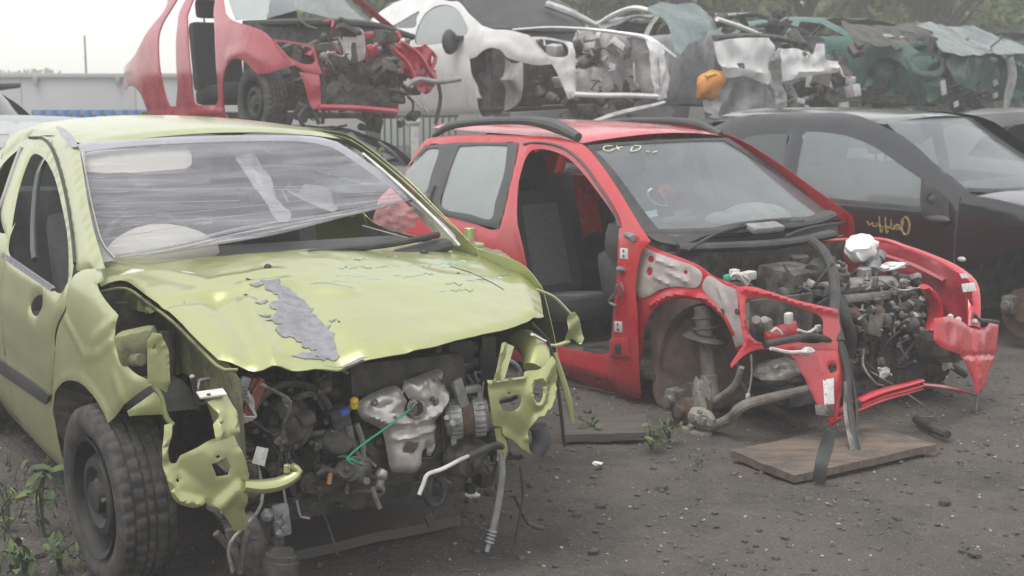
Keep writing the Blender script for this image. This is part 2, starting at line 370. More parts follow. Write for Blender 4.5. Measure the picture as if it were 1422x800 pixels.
O_QUART = [(-2.03, .22), (-2.09, .42), (-2.21, .62), (-2.37, .85), (-2.43, 1.05), (-2.33, 1.23), (-2.50, 1.29), (-2.80, 1.15), (-2.98, .95), (-3.08, .70), (-3.10, .45), (-3.06, .25), (-2.84, .22)] + arc(-2.442, .30, .345, -10, 190, 10)
C_QUART = [0, 5, 6, 11, 12, 13, 22]
O_RAIL = [(-.50, .96), (-.60, 1.05), (-.85, 1.20), (-1.12, 1.333), (-1.30, 1.368), (-1.80, 1.368), (-2.10, 1.33), (-2.33, 1.235), (-2.55, 1.30), (-2.3, 1.375), (-1.80, 1.386), (-1.40, 1.380), (-1.15, 1.362), (-.85, 1.225), (-.62, 1.07), (-.47, .975)]
C_RAIL = [0, 7, 8, 15]
O_SILL = [(-.40, .21), (-2.03, .21), (-2.0, .14), (-.42, .14)]
def roof_panel(car, m, front=-1.13, rear=-2.6, surf=ROOF, res=.05, name='roof', bump=None, hw=.535):
    return panel(name, surf, [(front + .07, 0), (front + .045, .3), (front - .02, hw), (-1.6, hw + .012), (-2.2, hw - .01), (rear, hw - .07), (rear, -hw + .07), (-2.2, -hw + .01), (-1.6, -hw - .012), (front - .02, -hw), (front + .045, -.3)], m, car.root, res=res, corners=[2, 5, 6, 9], roll=.012, rr=.05, bump=bump)
def seat(par, c, m, m2, name='seat', rec=.35, head=True):
    R = eul(0, -rec, 0)
    o = mk(name, *join(box((c[0], c[1], c[2]), (.50, .48, .14), eul(0, -.12, 0), .05), box((c[0] - .30, c[1], c[2] + .33), (.13, .46, .62), R, .055)), m, par)
    mk('seat_cushion_insert', *join(box((c[0] + .02, c[1], c[2] + .055), (.40, .27, .06), eul(0, -.12, 0), .03), box((c[0] - .245, c[1], c[2] + .33), (.04, .27, .48), R, .03)), m2, o)
    if head: mk('headrest', *join(box((c[0] - .43, c[1], c[2] + .76), (.09, .26, .17), R, .045), cyl((c[0] - .40, c[1] - .06, c[2] + .60), (c[0] - .43, c[1] - .06, c[2] + .72), .008), cyl((c[0] - .40, c[1] + .06, c[2] + .60), (c[0] - .43, c[1] + .06, c[2] + .72), .008)), m, o)
    return o
def tyre_mesh(R=.295, w=.19, rim=.185, n=240):
    # profile across the tyre (offset along axle, radius, lateral-groove depth)
    h = w / 2
    pf = [(-h * .72, rim, 0), (-h * .86, rim + .012, 0), (-h * 1.0, rim + .045, 0), (-h * 1.02, R - .045, 0), (-h * .96, R - .018, .0015), (-h * .88, R - .006, .005), (-h * .62, R - .001, .007), (-h * .60, R - .009, 0), (-h * .54, R - .009, 0), (-h * .52, R, .006), (-h * .20, R + .001, .006), (-h * .18, R - .009, 0), (-h * .12, R - .009, 0), (-h * .10, R + .001, .006)]
    pf = pf + [(-a, b, c) for a, b, c in pf[::-1]]
    V, F = [], []; k = len(pf)
    for i in range(n):
        t = 2 * math.pi * i / n
        for j, (a, b, c) in enumerate(pf):
            ph = (i + (2 if j < 9 or j > k - 10 else 0) + int(abs(a) * 30)) % 6; r = b - (c * .85 if ph < 2 else 0)
            V.append((r * math.cos(t), a, r * math.sin(t)))
    for i in range(n):
        i2 = (i + 1) % n
        for j in range(k - 1): F.append((i * k + j, i * k + j + 1, i2 * k + j + 1, i2 * k + j))
    return np.array(V), F
def wheel(par, c, steer=0., camber=0., sg=-1, R=.295, m_rim=None, name='wheel'):
    """steel wheel; sg = side the outer face looks to"""
    w = empty(name, c); w.parent = par; w.rotation_euler = (camber, 0, steer)
    mk('tyre', *tyre_mesh(R, .185, R - .11), M_RUBBER, w, sharp=40)
    r = R - .11
    pf = [(.03, .085), (.05, .082), (.052, .06), (.075, .055), (.10, .075), (.125, .072), (.150, .03), (r - .012, .02), (r - .004, .085), (r + .012, .092), (r + .012, .086), (r, .08), (r, -.08)]
    V, F = lathe([(a, b) for a, b in pf], (0, 0, 0), (0, sg, 0), 48)
    mk('rim', V, F, m_rim or M_RIM, w)
    bl = [bolt((.05 * math.cos(a), sg * .06, .05 * math.sin(a)), (0, sg, 0), .009, .014) for a in np.linspace(0, 2 * np.pi, 5)[:4]]
    for q in bl: mk('wheel_bolt', *q, M_STEEL, w)
    return w
def brake(par, c, ax=(0, -1, 0), R=.12, name='brake_disc'):
    o = mk(name, *lathe([(.02, -.02), (.06, -.02), (.065, 0), (R, 0), (R, .02), (.06, .02), (.055, .05), (.02, .05)], c, ax, 28), M_RUST, par)
    B = basis(ax); p = np.asarray(c) + B @ np.array([-R * .55, R * .3, .01])
    mk('brake_caliper', *join(box(p, (.09, .11, .14), B, .018), cyl(p + B @ np.array([0, 0, .05]), p + B @ np.array([0, 0, .095]), .03), bolt(p + B @ np.array([.04, .05, .06]), B[:, 2], .01, .02)), M_STEEL, o)
    return o
def clutter(car, lo, hi, n, seed, m, name, kinds='bct', par=None, smin=.03, smax=.12):
    """castings, pots, brackets and pipes crammed into a volume"""
    g = np.random.default_rng(seed); gs = []; lo, hi = np.array(lo), np.array(hi)
    for i in range(n):
        c = g.uniform(lo, hi); k = kinds[g.integers(len(kinds))]; s = g.uniform(smin, smax, 3); R = eul(*g.normal(0, .35, 3))
        if k == 'b':
            gs.append(box(c, s, R, .008))
            if g.random() < .5: gs.append(box(c + g.normal(0, .03, 3), s * .6, R, .006))
        elif k == 'c':
            a = np.array([[1, 0, 0], [0, 1, 0], [0, 0, 1.]])[g.integers(3)] + g.normal(0, .2, 3); L = s[0]; r = s[1] * .5
            gs.append(lathe([(r * .6, 0), (r, L * .1), (r, L * .4), (r * .85, L * .45), (r * .85, L * .8), (r * .4, L * .85), (r * .4, L)], c, a, 14))
            gs.append(bolt(c + a * L, a, r * .3, .02))
        else:
            q = c + g.normal(0, .09, 3); gs.append(tube([c, (c + q) / 2 + g.normal(0, .03, 3), q, q + g.normal(0, .04, 3)], g.uniform(.004, .011), 7, .03))
    return kind(mk(name, *join(*gs), m, par or car.root), 'stuff')
def loom(car, P0, spread, n, r, m, name, par=None, seed=0, drop=.0):
    g = np.random.default_rng(seed); gs = []
    for i in range(n):
        gs.append(tube([np.asarray(p) + g.normal(0, spread, 3) for p in P0], r * g.uniform(.7, 1.3), 6, .02))
    return kind(mk(name, *join(*gs), m, par or car.root), 'stuff')
def cabin(car, m_floor=M_DIRT, rear=-2.7, floor=.22):
    r = car.root
    mk('floor_pan', *join(box((-1.55, 0, floor), (2.3, 1.40, .03), None, .008), box((-1.4, 0, floor + .07), (1.6, .22, .12), None, .04)), m_floor, r)
    mk('firewall', *box((-.40, 0, .55), (.03, 1.30, .62), eul(0, .1, 0), .008), M_DIRT, r)
    d = mk('dashboard', *join(box((-.62, 0, .86), (.46, 1.32, .20), eul(0, .12, 0), .07), box((-.80, 0, .70), (.25, 1.25, .28), eul(0, -.25, 0), .06), box((-.82, 0, .52), (.25, .26, .40), eul(0, -.2, 0), .04)), M_TRIM, r)
    return d
def rear_end(car, m, z=.95):
    r = car.root
    panel('tailgate', Surf(0, lambda y, z: -3.08 + .10 * (y / .65) ** 2 + np.clip(z - .9, 0, None) * .95, -1), [(-.62, .45), (-.66, .9), (-.52, 1.33), (.52, 1.33), (.66, .9), (.62, .45)], m, r, holes=[[(-.52, .95), (-.46, 1.27), (.46, 1.27), (.52, .95)]], corners='all', hc='all', res=.08)
    panel('rear_window', Surf(0, lambda y, z: -3.075 + .10 * (y / .65) ** 2 + np.clip(z - .9, 0, None) * .95, -1), [(-.53, .94), (-.47, 1.28), (.47, 1.28), (.53, .94)], M_GLASSD, r, corners='all', res=.15, th=.004)
    panel('rear_bumper', Surf(0, lambda y, z: -3.13 + .16 * (y / .75) ** 2, -1), [(-.76, .20), (-.76, .46), (.76, .46), (.76, .20)], m, r, corners='all', res=.1)
# ================================================================== lime green hatchback, nearest
G = Car('wrecked_car', 'lime green hatchback with crumpled hood and film over its windscreen opening', 'car', (-.60, 4.83, 0, -60.4))
r = G.root; S = side(-1); L_ = side(1)
uv = lambda *p: G.uv(S, *p)
# near side: door with frame, fender, pillar and roof rail
door_o = uv((31, 203), (42, 193), (55, 193), (66, 201), (76, 221), (86, 255), (95, 295), (100, 325), (102, 352), (95, 400), (89, 431), (76, 462), (73, 506), (70, 553), (75, 590), (88, 648)) + [(-.75, .205), (-1.10, .20), (-1.52, .20), (-1.53, .95)] + uv((0, 290),)
door_h = uv((13, 356), (15, 315), (25, 262), (37, 226), (44, 214), (54, 215), (66, 228), (78, 259), (91, 323), (93, 381), (89, 397), (79, 407), (54, 386))
mir = uv((42, 424), (48, 412), (57, 410), (58, 422), (52, 438), (45, 436))
dcr = creases([(uv((0, 420), (60, 455), (88, 440)), .006, .05), (uv((0, 480), (70, 545)), -.004, .03)])
fd = panel('front_door', S, door_o, M_LIME, r, holes=[door_h, mir], corners=[0, 10, 15, 18, 19], res=.028, bump=dcr, off=.002, roll=.007)
panel('side_moulding', S, uv((0, 497), (0, 516), (66, 561), (70, 553), (62, 540)), M_PLAST, fd, off=.014, th=.012, corners=[0, 1, 2], res=.03)
panel('window_seal', S, uv((2, 357), (70, 404), (74, 400), (72, 397), (4, 350)), M_PRIMER, fd, off=.006, th=.01, corners='all', res=.03)
mk('window_channel', *tube(np.array(S.lift(uv((30, 205), (18, 238), (8, 268), (0, 290)))) + [0, -.004, 0], .008, 8), M_SEAL, fd)
mk('inner_frame', *tube(np.array(S.lift(uv((47, 218), (36, 245), (30, 290), (28, 340), (30, 362)))) + [0, .05, 0], .013, 8), M_TRIM, fd)
fen_o = uv((90, 406), (103, 380), (130, 372), (133, 396), (150, 424), (164, 438), (158, 460), (161, 485), (170, 503), (185, 518), (200, 526), (213, 531), (178, 556), (152, 587), (143, 568), (130, 548), (115, 533), (100, 528), (88, 532), (78, 546), (75, 570), (75, 582), (71, 553), (74, 506), (77, 462), (90, 431))
fcr = creases([(uv((128, 474), (150, 455), (163, 440)), .005, .020), (uv((89, 440), (110, 480), (118, 495), (140, 490), (165, 465)), .006, .010), (uv((160, 525), (170, 558)), .006, .02), (uv((75, 575), (78, 546), (88, 532), (100, 528), (115, 533), (130, 548), (143, 568), (152, 587)), .010, .022)])
dent_o = np.array(uv((103, 398), (136, 402), (158, 436), (128, 472), (112, 446)))
def fdent(U): return np.where(inside(U, dent_o), -np.minimum(segdist(U, dent_o) * .25, .010), 0)
panel('front_fender', S, fen_o, M_LIME, r, corners=[0, 5, 11, 13, 21, 25], res=.018, bump=fcr, off=.0, roll=.005, rr=.012)
rail_o = uv((104, 376), (102, 352), (100, 325), (95, 295), (87, 253), (77, 218), (67, 198), (55, 190), (42, 190)) + [(-1.60, 1.372), (-1.80, 1.368), (-2.10, 1.33), (-2.33, 1.235), (-2.55, 1.30), (-2.3, 1.375), (-1.80, 1.386), (-1.40, 1.380)] + uv((108, 203), (113, 235), (119, 275), (127, 315), (137, 350), (143, 372))
panel('roof_pillar', S, rail_o, M_LIME, r, corners=[0, 12, 13, 17, 22], res=.03, off=.004, roll=.01)
panel('pillar_base_filler', S, uv((101, 398), (103, 382), (120, 374), (138, 378), (140, 388), (131, 395), (116, 398)), M_LIME, r, off=-.002, res=.02, bump=crumple(.004, 10, 5), roll=.003)
mk('door_seal', *tube(np.array(S.lift(uv((40, 191), (58, 192), (70, 205), (80, 230), (90, 268), (97, 308), (101, 340), (103, 366)))) + [0, .002, 0], .006, 6), M_PLAST, r)
panel('roof_tape', S, uv((79, 178), (92, 181), (104, 192), (110, 204), (100, 205), (93, 194)), M_SEAL, r, off=.012, res=.02)
panel('rear_door', S, [(u - .05, z) for u, z in O_RDOOR], M_LIME, r, holes=[[(u - .05, z) for u, z in H_RDOOR]], corners=C_RDOOR, res=.05)
panel('rear_quarter', S, O_QUART, M_LIME, r, corners=C_QUART, res=.06)
panel('sill', S, [(u, z - .005) for u, z in O_SILL], M_LIME, r, corners='all', res=.05, off=-.006)
# far side
panel('far_front_door', L_, O_FDOOR, M_LIME, r, holes=[H_FDOOR], corners=C_FDOOR, res=.06)
panel('far_rear_door', L_, O_RDOOR, M_LIME, r, holes=[H_RDOOR], corners=C_RDOOR, res=.07)
panel('far_quarter', L_, O_QUART, M_LIME, r, corners=C_QUART, res=.08)
panel('far_pillar', L_, O_RAIL, M_LIME, r, corners=C_RAIL, res=.05)
panel('far_sill', L_, O_SILL, M_LIME, r, corners='all', res=.1)
panel('far_fender', L_, [(-.42, .22), (-.42, .95), (-.1, .93), (.05, .86)] + arc(0, .30, .345, 60, 195, 8), M_LIME, r, corners=[0, 1, 3, 4, 11], res=.05)
panel('pillar_inner_trim', side(1, -.03), [(-.50, .96), (-.62, 1.05), (-.85, 1.19), (-1.05, 1.30), (-1.02, 1.24), (-.80, 1.07), (-.62, .95)], M_PALE, r, corners=[0, 3, 6], res=.04, th=.01)
panel('door_trim', side(1, -.035), [(-.52, .45), (-.52, .92), (-1.0, .94), (-1.44, .95), (-1.44, .45)], mat('grey_door_trim', (.24, .235, .23), .7, 0, (.16, .155, .15), 5, .5), r, corners='all', res=.1, th=.01)
roof_panel(G, M_LIME, res=.05)
rear_end(G, M_LIME); cabin(G)
seat(r, (-1.30, -.36, .42), M_SEATG, M_SEAT); seat(r, (-1.30, .36, .42), M_SEATG, M_SEAT, 'seat')
mk('rear_bench', *join(box((-2.2, 0, .45), (.5, 1.2, .16), None, .05), box((-2.5, 0, .78), (.14, 1.2, .6), eul(0, -.3, 0), .05)), M_SEATG, r)
mk('steering_wheel', *join(tube([(-.93 - .10 * math.sin(a), -.36 + .185 * math.cos(a), .93 + .165 * math.sin(a)) for a in np.linspace(0, 2 * np.pi, 25)], .015, 8), blob((-.93, -.36, .92), (.05, .10, .08), .1), cyl((-.9, -.36, .92), (-.62, -.36, .84), .03)), M_TRIM, r)
# beige instrument hood seen through the film, sun visor, pale crumpled strip
mk('instrument_hood', *blob(G.hit(225, 345, Surf(0, lambda y, z: np.full(np.shape(y), -.72), 1)) + [0, 0, -.03], (.16, .21, .12), .04, 1.5, 3), M_BEIGE, r)
vp = Surf(0, lambda y, z: wsx(y, z) - .06, 1)
panel('sun_visor', vp, G.uv(vp, (124, 208), (258, 201), (265, 207), (266, 226), (258, 231), (126, 236)), M_BEIGE, r, res=.03, th=.02, roll=.01)
vp2 = Surf(0, lambda y, z: wsx(y, z) - .10, 1)
panel('pale_strip', vp2, G.uv(vp2, (326, 213), (345, 210), (362, 225), (378, 255), (388, 285), (404, 300), (395, 310), (378, 300), (362, 270), (345, 245)), M_FILMC, r, res=.02, bump=crumple(.03, 9, 2))
# windscreen opening: film, sealant band, bunched lower fold
ring = G.uv(WS, (106, 204), (113, 199), (180, 194), (250, 190), (330, 188), (400, 188), (440, 190), (468, 197), (490, 211), (520, 232), (552, 254), (590, 285), (618, 308), (640, 329), (630, 331), (608, 312), (580, 290), (545, 262), (512, 238), (482, 217), (460, 204), (432, 198), (400, 196), (330, 196), (250, 199), (180, 203), (118, 210), (120, 235), (127, 275), (135, 310), (143, 335), (155, 352), (160, 362), (143, 364), (134, 345), (126, 315), (118, 275), (111, 235))
panel('windscreen_seal', WS, ring, M_SEAL, r, corners=[0, 7, 13, 14, 20, 26, 32, 33], res=.012, off=.004, roll=.004)
film_o = G.uv(WS, (110, 206), (114, 201), (250, 192), (400, 190), (466, 198), (520, 234), (583, 272), (520, 288), (450, 300), (390, 311), (320, 324), (240, 342), (190, 353), (150, 357), (134, 325), (120, 270))
panel('plastic_film', WS, film_o, M_FILM, r, res=.022, th=0, off=.010, corners=[0, 1, 4, 6, 13], roll=0, bump=addf(wrinkle(.010, 5, 1, 1, 7), wrinkle(.006, 9, 4, 1.5, 5)))
for i, (off, pp) in enumerate([(0, ((165, 356), (240, 345), (320, 327), (400, 312), (500, 293), (588, 271))), (3, ((180, 352), (250, 338), (330, 318), (420, 304), (520, 285), (590, 270))), (6, ((200, 355), (300, 337), (380, 322), (450, 305), (540, 283), (588, 272)))]):
    P = np.array([G.hit(*p, WS) for p in pp]) + [.022 - .004 * i, 0, 0]; mk('film_fold', *tube(P, [.006, .016, .022, .016, .010, .004], 7, .03, .5), M_FILMC, r)
# taut streaks of stretched film
for i, pp in enumerate([((113, 283), (200, 281), (330, 278)), ((116, 300), (230, 297), (480, 272), (590, 268)), ((120, 322), (220, 309), (400, 292), (585, 270)), ((122, 262), (250, 262), (430, 258)), ((113, 238), (230, 240)), ((400, 262), (500, 268), (588, 270)), ((430, 235), (510, 255), (588, 268)), ((440, 290), (520, 278), (588, 270)), ((124, 335), (190, 324), (300, 305)), ((113, 250), (260, 250)), ((330, 262), (520, 266))]):
    P = np.array([G.hit(*p, WS) for p in pp]) + [.018, 0, 0]; mk('film_crease', *tube(P, .0014, 5, .05), M_FILMC, r)
mk('film_crease', *tube([G.hit(*p, WS) + np.array([.02, 0, 0]) for p in ((112, 211), (118, 245), (127, 290), (140, 335), (157, 357))], .003, 6, .03), M_WHITEW, r)
# scuttle strip under the screen
cow = Surf(2, lambda x, y: .955 + 0 * x, 1)
mk('wiper_scuttle', *tube([(-.50, -.66, .90), (-.38, -.35, .91), (-.33, 0, .925), (-.37, .35, .94), (-.48, .66, .965)], .05, 10, .05, .55, up=(1, 0, 0)), M_PLAST, r)
mk('wiper_arm', *tube([(-.36, .05, .985), (-.36, .35, .995), (-.45, .62, 1.01)], .012, 7, .04), M_PLAST, r)
mk('torn_plastic_bag', *blob(G.at(552, 303, 0, -.75), (.04, .09, .05), .45, 2.2, 4, 4), glass('pink_film', (.55, .36, .38), .30, .15, ((9, 9, 9), .25)), r)
# hood
hood_o = G.uv(HOOD, (134, 379), (150, 364), (230, 360), (330, 355), (420, 349), (520, 342), (600, 337), (645, 335), (690, 351), (722, 375), (746, 402), (755, 440), (700, 458), (620, 478), (560, 489), (500, 497), (450, 507), (420, 513), (385, 514), (345, 509), (303, 501), (272, 472), (237, 437), (205, 413), (172, 391), (140, 399))
hcr = creases([(G.uv(HOOD, (345, 425), (362, 470), (385, 512)), .022, .025), (G.uv(HOOD, (300, 415), (340, 470), (350, 508)), -.020, .035), (G.uv(HOOD, (420, 400), (440, 460), (470, 500)), -.022, .05), (G.uv(HOOD, (150, 372), (230, 382), (290, 395), (380, 380)), .010, .03), (G.uv(HOOD, (690, 352), (722, 392), (735, 442)), .012, .018), (G.uv(HOOD, (345, 400), (400, 395), (480, 410)), .014, .03), (G.uv(HOOD, (240, 425), (330, 410)), -.012, .03), (G.uv(HOOD, (385, 505), (470, 500), (560, 486)), -.010, .02)])
hb = addf(hcr, wrinkle(.009, 3.5, 8), crumple(.004, 6, 2))
hd = panel('hood', HOOD, hood_o, M_LIME, r, corners=[0, 7, 11, 18, 20, 25], res=.020, th=.004, bump=hb, roll=.010, rr=.03, off=.01)
HB = Surf(2, lambda x, y: hoodz(x, y) + .0, 1)
def on_hood(px): return G.uv(HOOD, *px)
g_ = random.Random(3)
edge = [(360, 399), (382, 398), (400, 401), (412, 411), (428, 420), (436, 426), (428, 430), (440, 438), (448, 446), (455, 452), (459, 461), (464, 472), (472, 490), (455, 493), (430, 497), (412, 496), (432, 490), (440, 484), (425, 486), (412, 478), (400, 470), (388, 468), (382, 462), (392, 452), (378, 446), (368, 450), (384, 436), (374, 428), (388, 420), (378, 410)]
e2 = []
for i, (a, b) in enumerate(edge):
    c, d = edge[(i + 1) % len(edge)]; e2.append((a, b)); e2 += [(a + (c - a) * t + g_.uniform(-4, 4), b + (d - b) * t + g_.uniform(-3, 3)) for t in (.33, .66)]
panel('bare_primer_patch', HOOD, on_hood(e2), M_PRIMER, hd, corners='all', res=.02, th=.001, off=.0125, bump=hb, roll=0)
panel('flaked_edge', HOOD, on_hood([(500, 494), (470, 501), (452, 506), (470, 507), (495, 502), (512, 496)]), M_PRIMER, hd, corners='all', res=.02, th=.001, off=.0125, bump=hb, roll=0)
for (x, y, s) in ((345, 393, 2), (341, 413, 1.5), (636, 382, 1.2), (470, 451, 1)):
    panel('scratch', HOOD, on_hood([(x - 2 * s, y - s), (x + s, y - .6 * s), (x + 2 * s, y + s), (x, y + .5 * s)]), M_PLAST, hd, res=.02, th=.001, off=.0125, bump=hb, roll=0)
sc = crom(on_hood([(625, 372), (650, 380), (675, 392), (700, 408)]), .02); sc3 = HOOD.lift(sc); sc3[:, 2] += hb(sc) + .011; mk('scratch', *tube(sc3, .0015, 5, .02), M_PLAST, hd)
for p in ((372, 377), (588, 356)):
    c = G.hit(*p, HOOD); mk('washer_nozzle', *join(blob(c + np.array([0, 0, .016]), (.016, .013, .011), .1, 2, 2), box(c + np.array([.005, 0, .012]), (.02, .03, .008), None, .003)), M_PLAST, hd)
# blue marker scrawl: rows of loose handwriting strokes
def scrawl(x0, y0, x1, y1, h, seed, gaps=.35):
    q = random.Random(seed); gs = []; x = x0
    while x < x1:
        t = (x - x0) / (x1 - x0); yb = y0 + (y1 - y0) * t; w = q.uniform(9, 24)
        if q.random() > gaps:
            st = [(x + w * k / 4, yb + (q.uniform(-h, h) * .7 if k % 2 else q.uniform(-h * .3, h * .3))) for k in range(5)]
            u = crom(on_hood(st), .01); P = HOOD.lift(u); P[:, 2] += hb(u) + .0112; gs.append(tube(P, q.uniform(.0012, .0026), 5, .01, .3, up=(0, 1, 0)))
        x += w * q.uniform(.9, 1.4)
    return gs
gs = []
for a in ((490, 366, 610, 352, 3.5, 1), (640, 358, 700, 356, 3, 2), (470, 378, 640, 366, 4, 3), (440, 390, 620, 384, 4, 4), (610, 372, 690, 366, 3, 5), (460, 396, 530, 390, 3, 6), (600, 402, 690, 388, 4, 7), (610, 408, 680, 404, 3, 8), (650, 384, 712, 388, 3, 9)): gs += scrawl(*a)
kind(mk('marker_writing', *join(*gs), M_BLUE, hd), 'stuff')
for pp in (((165, 388), (185, 383), (210, 381)), ((238, 383), (255, 382), (272, 384))): mk('filler_smear', *tube([HOOD.lift([on_hood([p])[0]])[0] + [0, 0, .010] for p in pp], [.004, .016, .004], 6, .02, .25, up=(0, 1, 0)), M_PALE, hd)
for fl in (((354, 430), (370, 421), (373, 423), (362, 429)), ((360, 446), (376, 439), (377, 441), (366, 446)), ((346, 403), (366, 400), (367, 402), (356, 405)), ((404, 497), (428, 494), (448, 496), (424, 499)), ((456, 446), (468, 447), (460, 449))):
    panel('paint_flake_scar', HOOD, on_hood(fl), M_PRIMER, hd, corners='all', res=.015, th=.001, off=.0125, bump=hb, roll=0)
mk('hinge_stub', *join(cyl(G.at(652, 334, 0, -.50), G.at(652, 334, 0, -.50) + [0, 0, .05], .022), box(G.at(660, 340, 0, -.48), (.08, .04, .02))), M_LIME, r)
# bent hood inner edge (underside frame along the near edge)
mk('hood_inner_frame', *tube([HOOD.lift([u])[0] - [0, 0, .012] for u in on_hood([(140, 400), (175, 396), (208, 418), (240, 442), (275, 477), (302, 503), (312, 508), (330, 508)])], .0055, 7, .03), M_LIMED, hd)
# headlamp bay, near side: inner wing, cup and vertical plate
IW = plane(1, -.52, -1)
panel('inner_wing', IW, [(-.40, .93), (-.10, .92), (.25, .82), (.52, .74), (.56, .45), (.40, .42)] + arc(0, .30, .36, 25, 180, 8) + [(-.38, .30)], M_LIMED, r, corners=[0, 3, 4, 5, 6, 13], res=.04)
mk('wheel_arch_liner', *halflathe([(.35, 0), (.36, .02), (.37, .20), (.36, .22)], (0, -.54, .30), -1, 30, 55, 185), M_PLAST, r)
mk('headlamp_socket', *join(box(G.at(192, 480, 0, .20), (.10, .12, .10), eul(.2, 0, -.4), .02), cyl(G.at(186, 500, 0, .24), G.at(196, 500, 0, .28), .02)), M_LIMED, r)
hp = Surf(0, lambda y, z: .50 - .15 * (y + .7), 1)
panel('headlamp_bracket', hp, G.uv(hp, (206, 474), (213, 462), (222, 463), (233, 486), (235, 530), (232, 545), (222, 540), (206, 532), (205, 500)), M_LIME, r, holes=[G.uv(hp, (212, 481), (216, 478), (217, 484), (213, 486))], res=.012, th=.003, roll=.002, rr=.006, corners='all', bump=creases([(G.uv(hp, (222, 465), (231, 488), (233, 530)), .012, .010)]))
panel('lamp_support', hp, G.uv(hp, (178, 572), (215, 545), (222, 552), (236, 578), (226, 576), (180, 578)), M_LIME, r, res=.015, th=.003, corners=[0, 1, 3, 5])
mk('support_strut', *tube(G.pts(0, .50, (212, 533), (224, 552), (230, 578), (240, 590)), .008, 7), M_LIME, r)
tw = plane(1, -.60, -1)
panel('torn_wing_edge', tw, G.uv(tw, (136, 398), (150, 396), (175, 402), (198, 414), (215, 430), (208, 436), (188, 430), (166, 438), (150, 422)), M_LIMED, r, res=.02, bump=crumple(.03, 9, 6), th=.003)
# near bumper carrier plate
C1 = Surf(0, lambda y, z: .62 - .17 * (y + .6) + .05 * np.cos((z - .5) * 7), 1)
z2 = lambda *p: [(80 + a / 2, 400 + b / 2) for a, b in p]
c1o = G.uv(C1, *z2((345, 465), (385, 445), (430, 420), (490, 408), (510, 460), (525, 510), (530, 542), (512, 552), (526, 575), (520, 615), (530, 650), (525, 672), (490, 676), (470, 640), (440, 607), (410, 598), (380, 610), (340, 600), (315, 575), (297, 510), (290, 450), (298, 380), (320, 374), (318, 410), (306, 455), (318, 487), (336, 485)))
c1h = [G.uv(C1, *z2((430, 490), (470, 470), (483, 500), (475, 520), (445, 525))), G.uv(C1, *z2((331, 533), (338, 530), (341, 538), (334, 541))), G.uv(C1, *z2((440, 468), (449, 463), (452, 470), (444, 474))), G.uv(C1, *z2((376, 412), (381, 410), (383, 416), (378, 417)))]
c1 = panel('bumper_carrier', C1, c1o, M_LIME, r, holes=c1h, corners=[0, 3, 6, 7, 8, 11, 12, 21, 22, 26], hc='all', res=.011, th=.0025, roll=.0015, rr=.008, bump=addf(wrinkle(.003, 8, 11), creases([(G.uv(C1, *z2((300, 520), (330, 585), (400, 600))), .012, .010), (G.uv(C1, *z2((510, 450), (525, 520))), .016, .010), (G.uv(C1, *z2((450, 610), (500, 560), (520, 590))), .014, .018), (G.uv(C1, *z2((295, 400), (300, 470))), .010, .008), (G.uv(C1, *z2((350, 500), (420, 560))), -.012, .04)])))
panel('carrier_tab', Surf(0, lambda y, z: C1.g(y, z) + .03, 1), G.uv(C1, *z2((408, 310), (462, 290), (488, 340), (496, 395), (470, 408), (430, 420), (424, 372), (436, 345))), M_LIME, c1, corners=[0, 1, 3, 5, 6], res=.012, th=.003, bump=creases([(G.uv(C1, *z2((440, 340), (440, 410))), .016, .010), (G.uv(C1, *z2((480, 340), (488, 390))), .014, .010)]), holes=[G.uv(C1, *z2((437, 366), (447, 365), (447, 371), (438, 372)))], hc='all')
tb = G.at(*z2((434, 297))[0], 0, C1.g(-.56, .70) + .035)
mk('tab_top', *join(box(tb + [-.02, .0, 0], (.055, .075, .006), eul(.05, .1, -.1), .002)), M_PALE, c1); mk('tab_hole', *cyl(tb + [-.0, -.015, .002], tb + [0, -.015, .0055], .006), M_PLAST, c1)
P = [G.at(*p, 0, .66) for p in z2((515, 548), (560, 552), (610, 545), (650, 527), (667, 508), (652, 494))]
mk('towing_arm', *join(tube(P, [.022, .026, .026, .024, .02, .012], 12, .015, .8), cyl(G.at(*z2((637, 512))[0], 0, .66), G.at(*z2((637, 490))[0], 0, .66), .010)), M_LIME, c1)
# far bumper carrier plate
C2 = Surf(0, lambda y, z: .45 - .10 * (y - .5) + .03 * np.cos((z - .5) * 6), 1)
z6 = lambda *p: [(640 + a / 4, 440 + b / 4) for a, b in p]
c2o = G.uv(C2, *z6((145, 352), (240, 345), (350, 330), (362, 302), (440, 290), (480, 240), (503, 215), (522, 260), (537, 330), (526, 400), (531, 445), (508, 500), (455, 565), (425, 555), (382, 620), (372, 670), (390, 765), (345, 735), (300, 690), (245, 660), (240, 618), (186, 605), (172, 540), (158, 450)))
el = lambda cx, cy, rx, ry, n=10: [(cx + rx * math.cos(t), cy + ry * math.sin(t)) for t in np.linspace(0, 2 * np.pi, n, endpoint=False)]
c2h = [G.uv(C2, *z6((220, 460), (325, 432), (331, 490), (290, 525), (235, 515))), G.uv(C2, *z6(*el(428, 417, 27, 60))), G.uv(C2, *z6(*el(270, 423, 11, 9, 6))), G.uv(C2, *z6(*el(486, 366, 8, 10, 6))), G.uv(C2, *z6(*el(486, 408, 8, 10, 6)))]
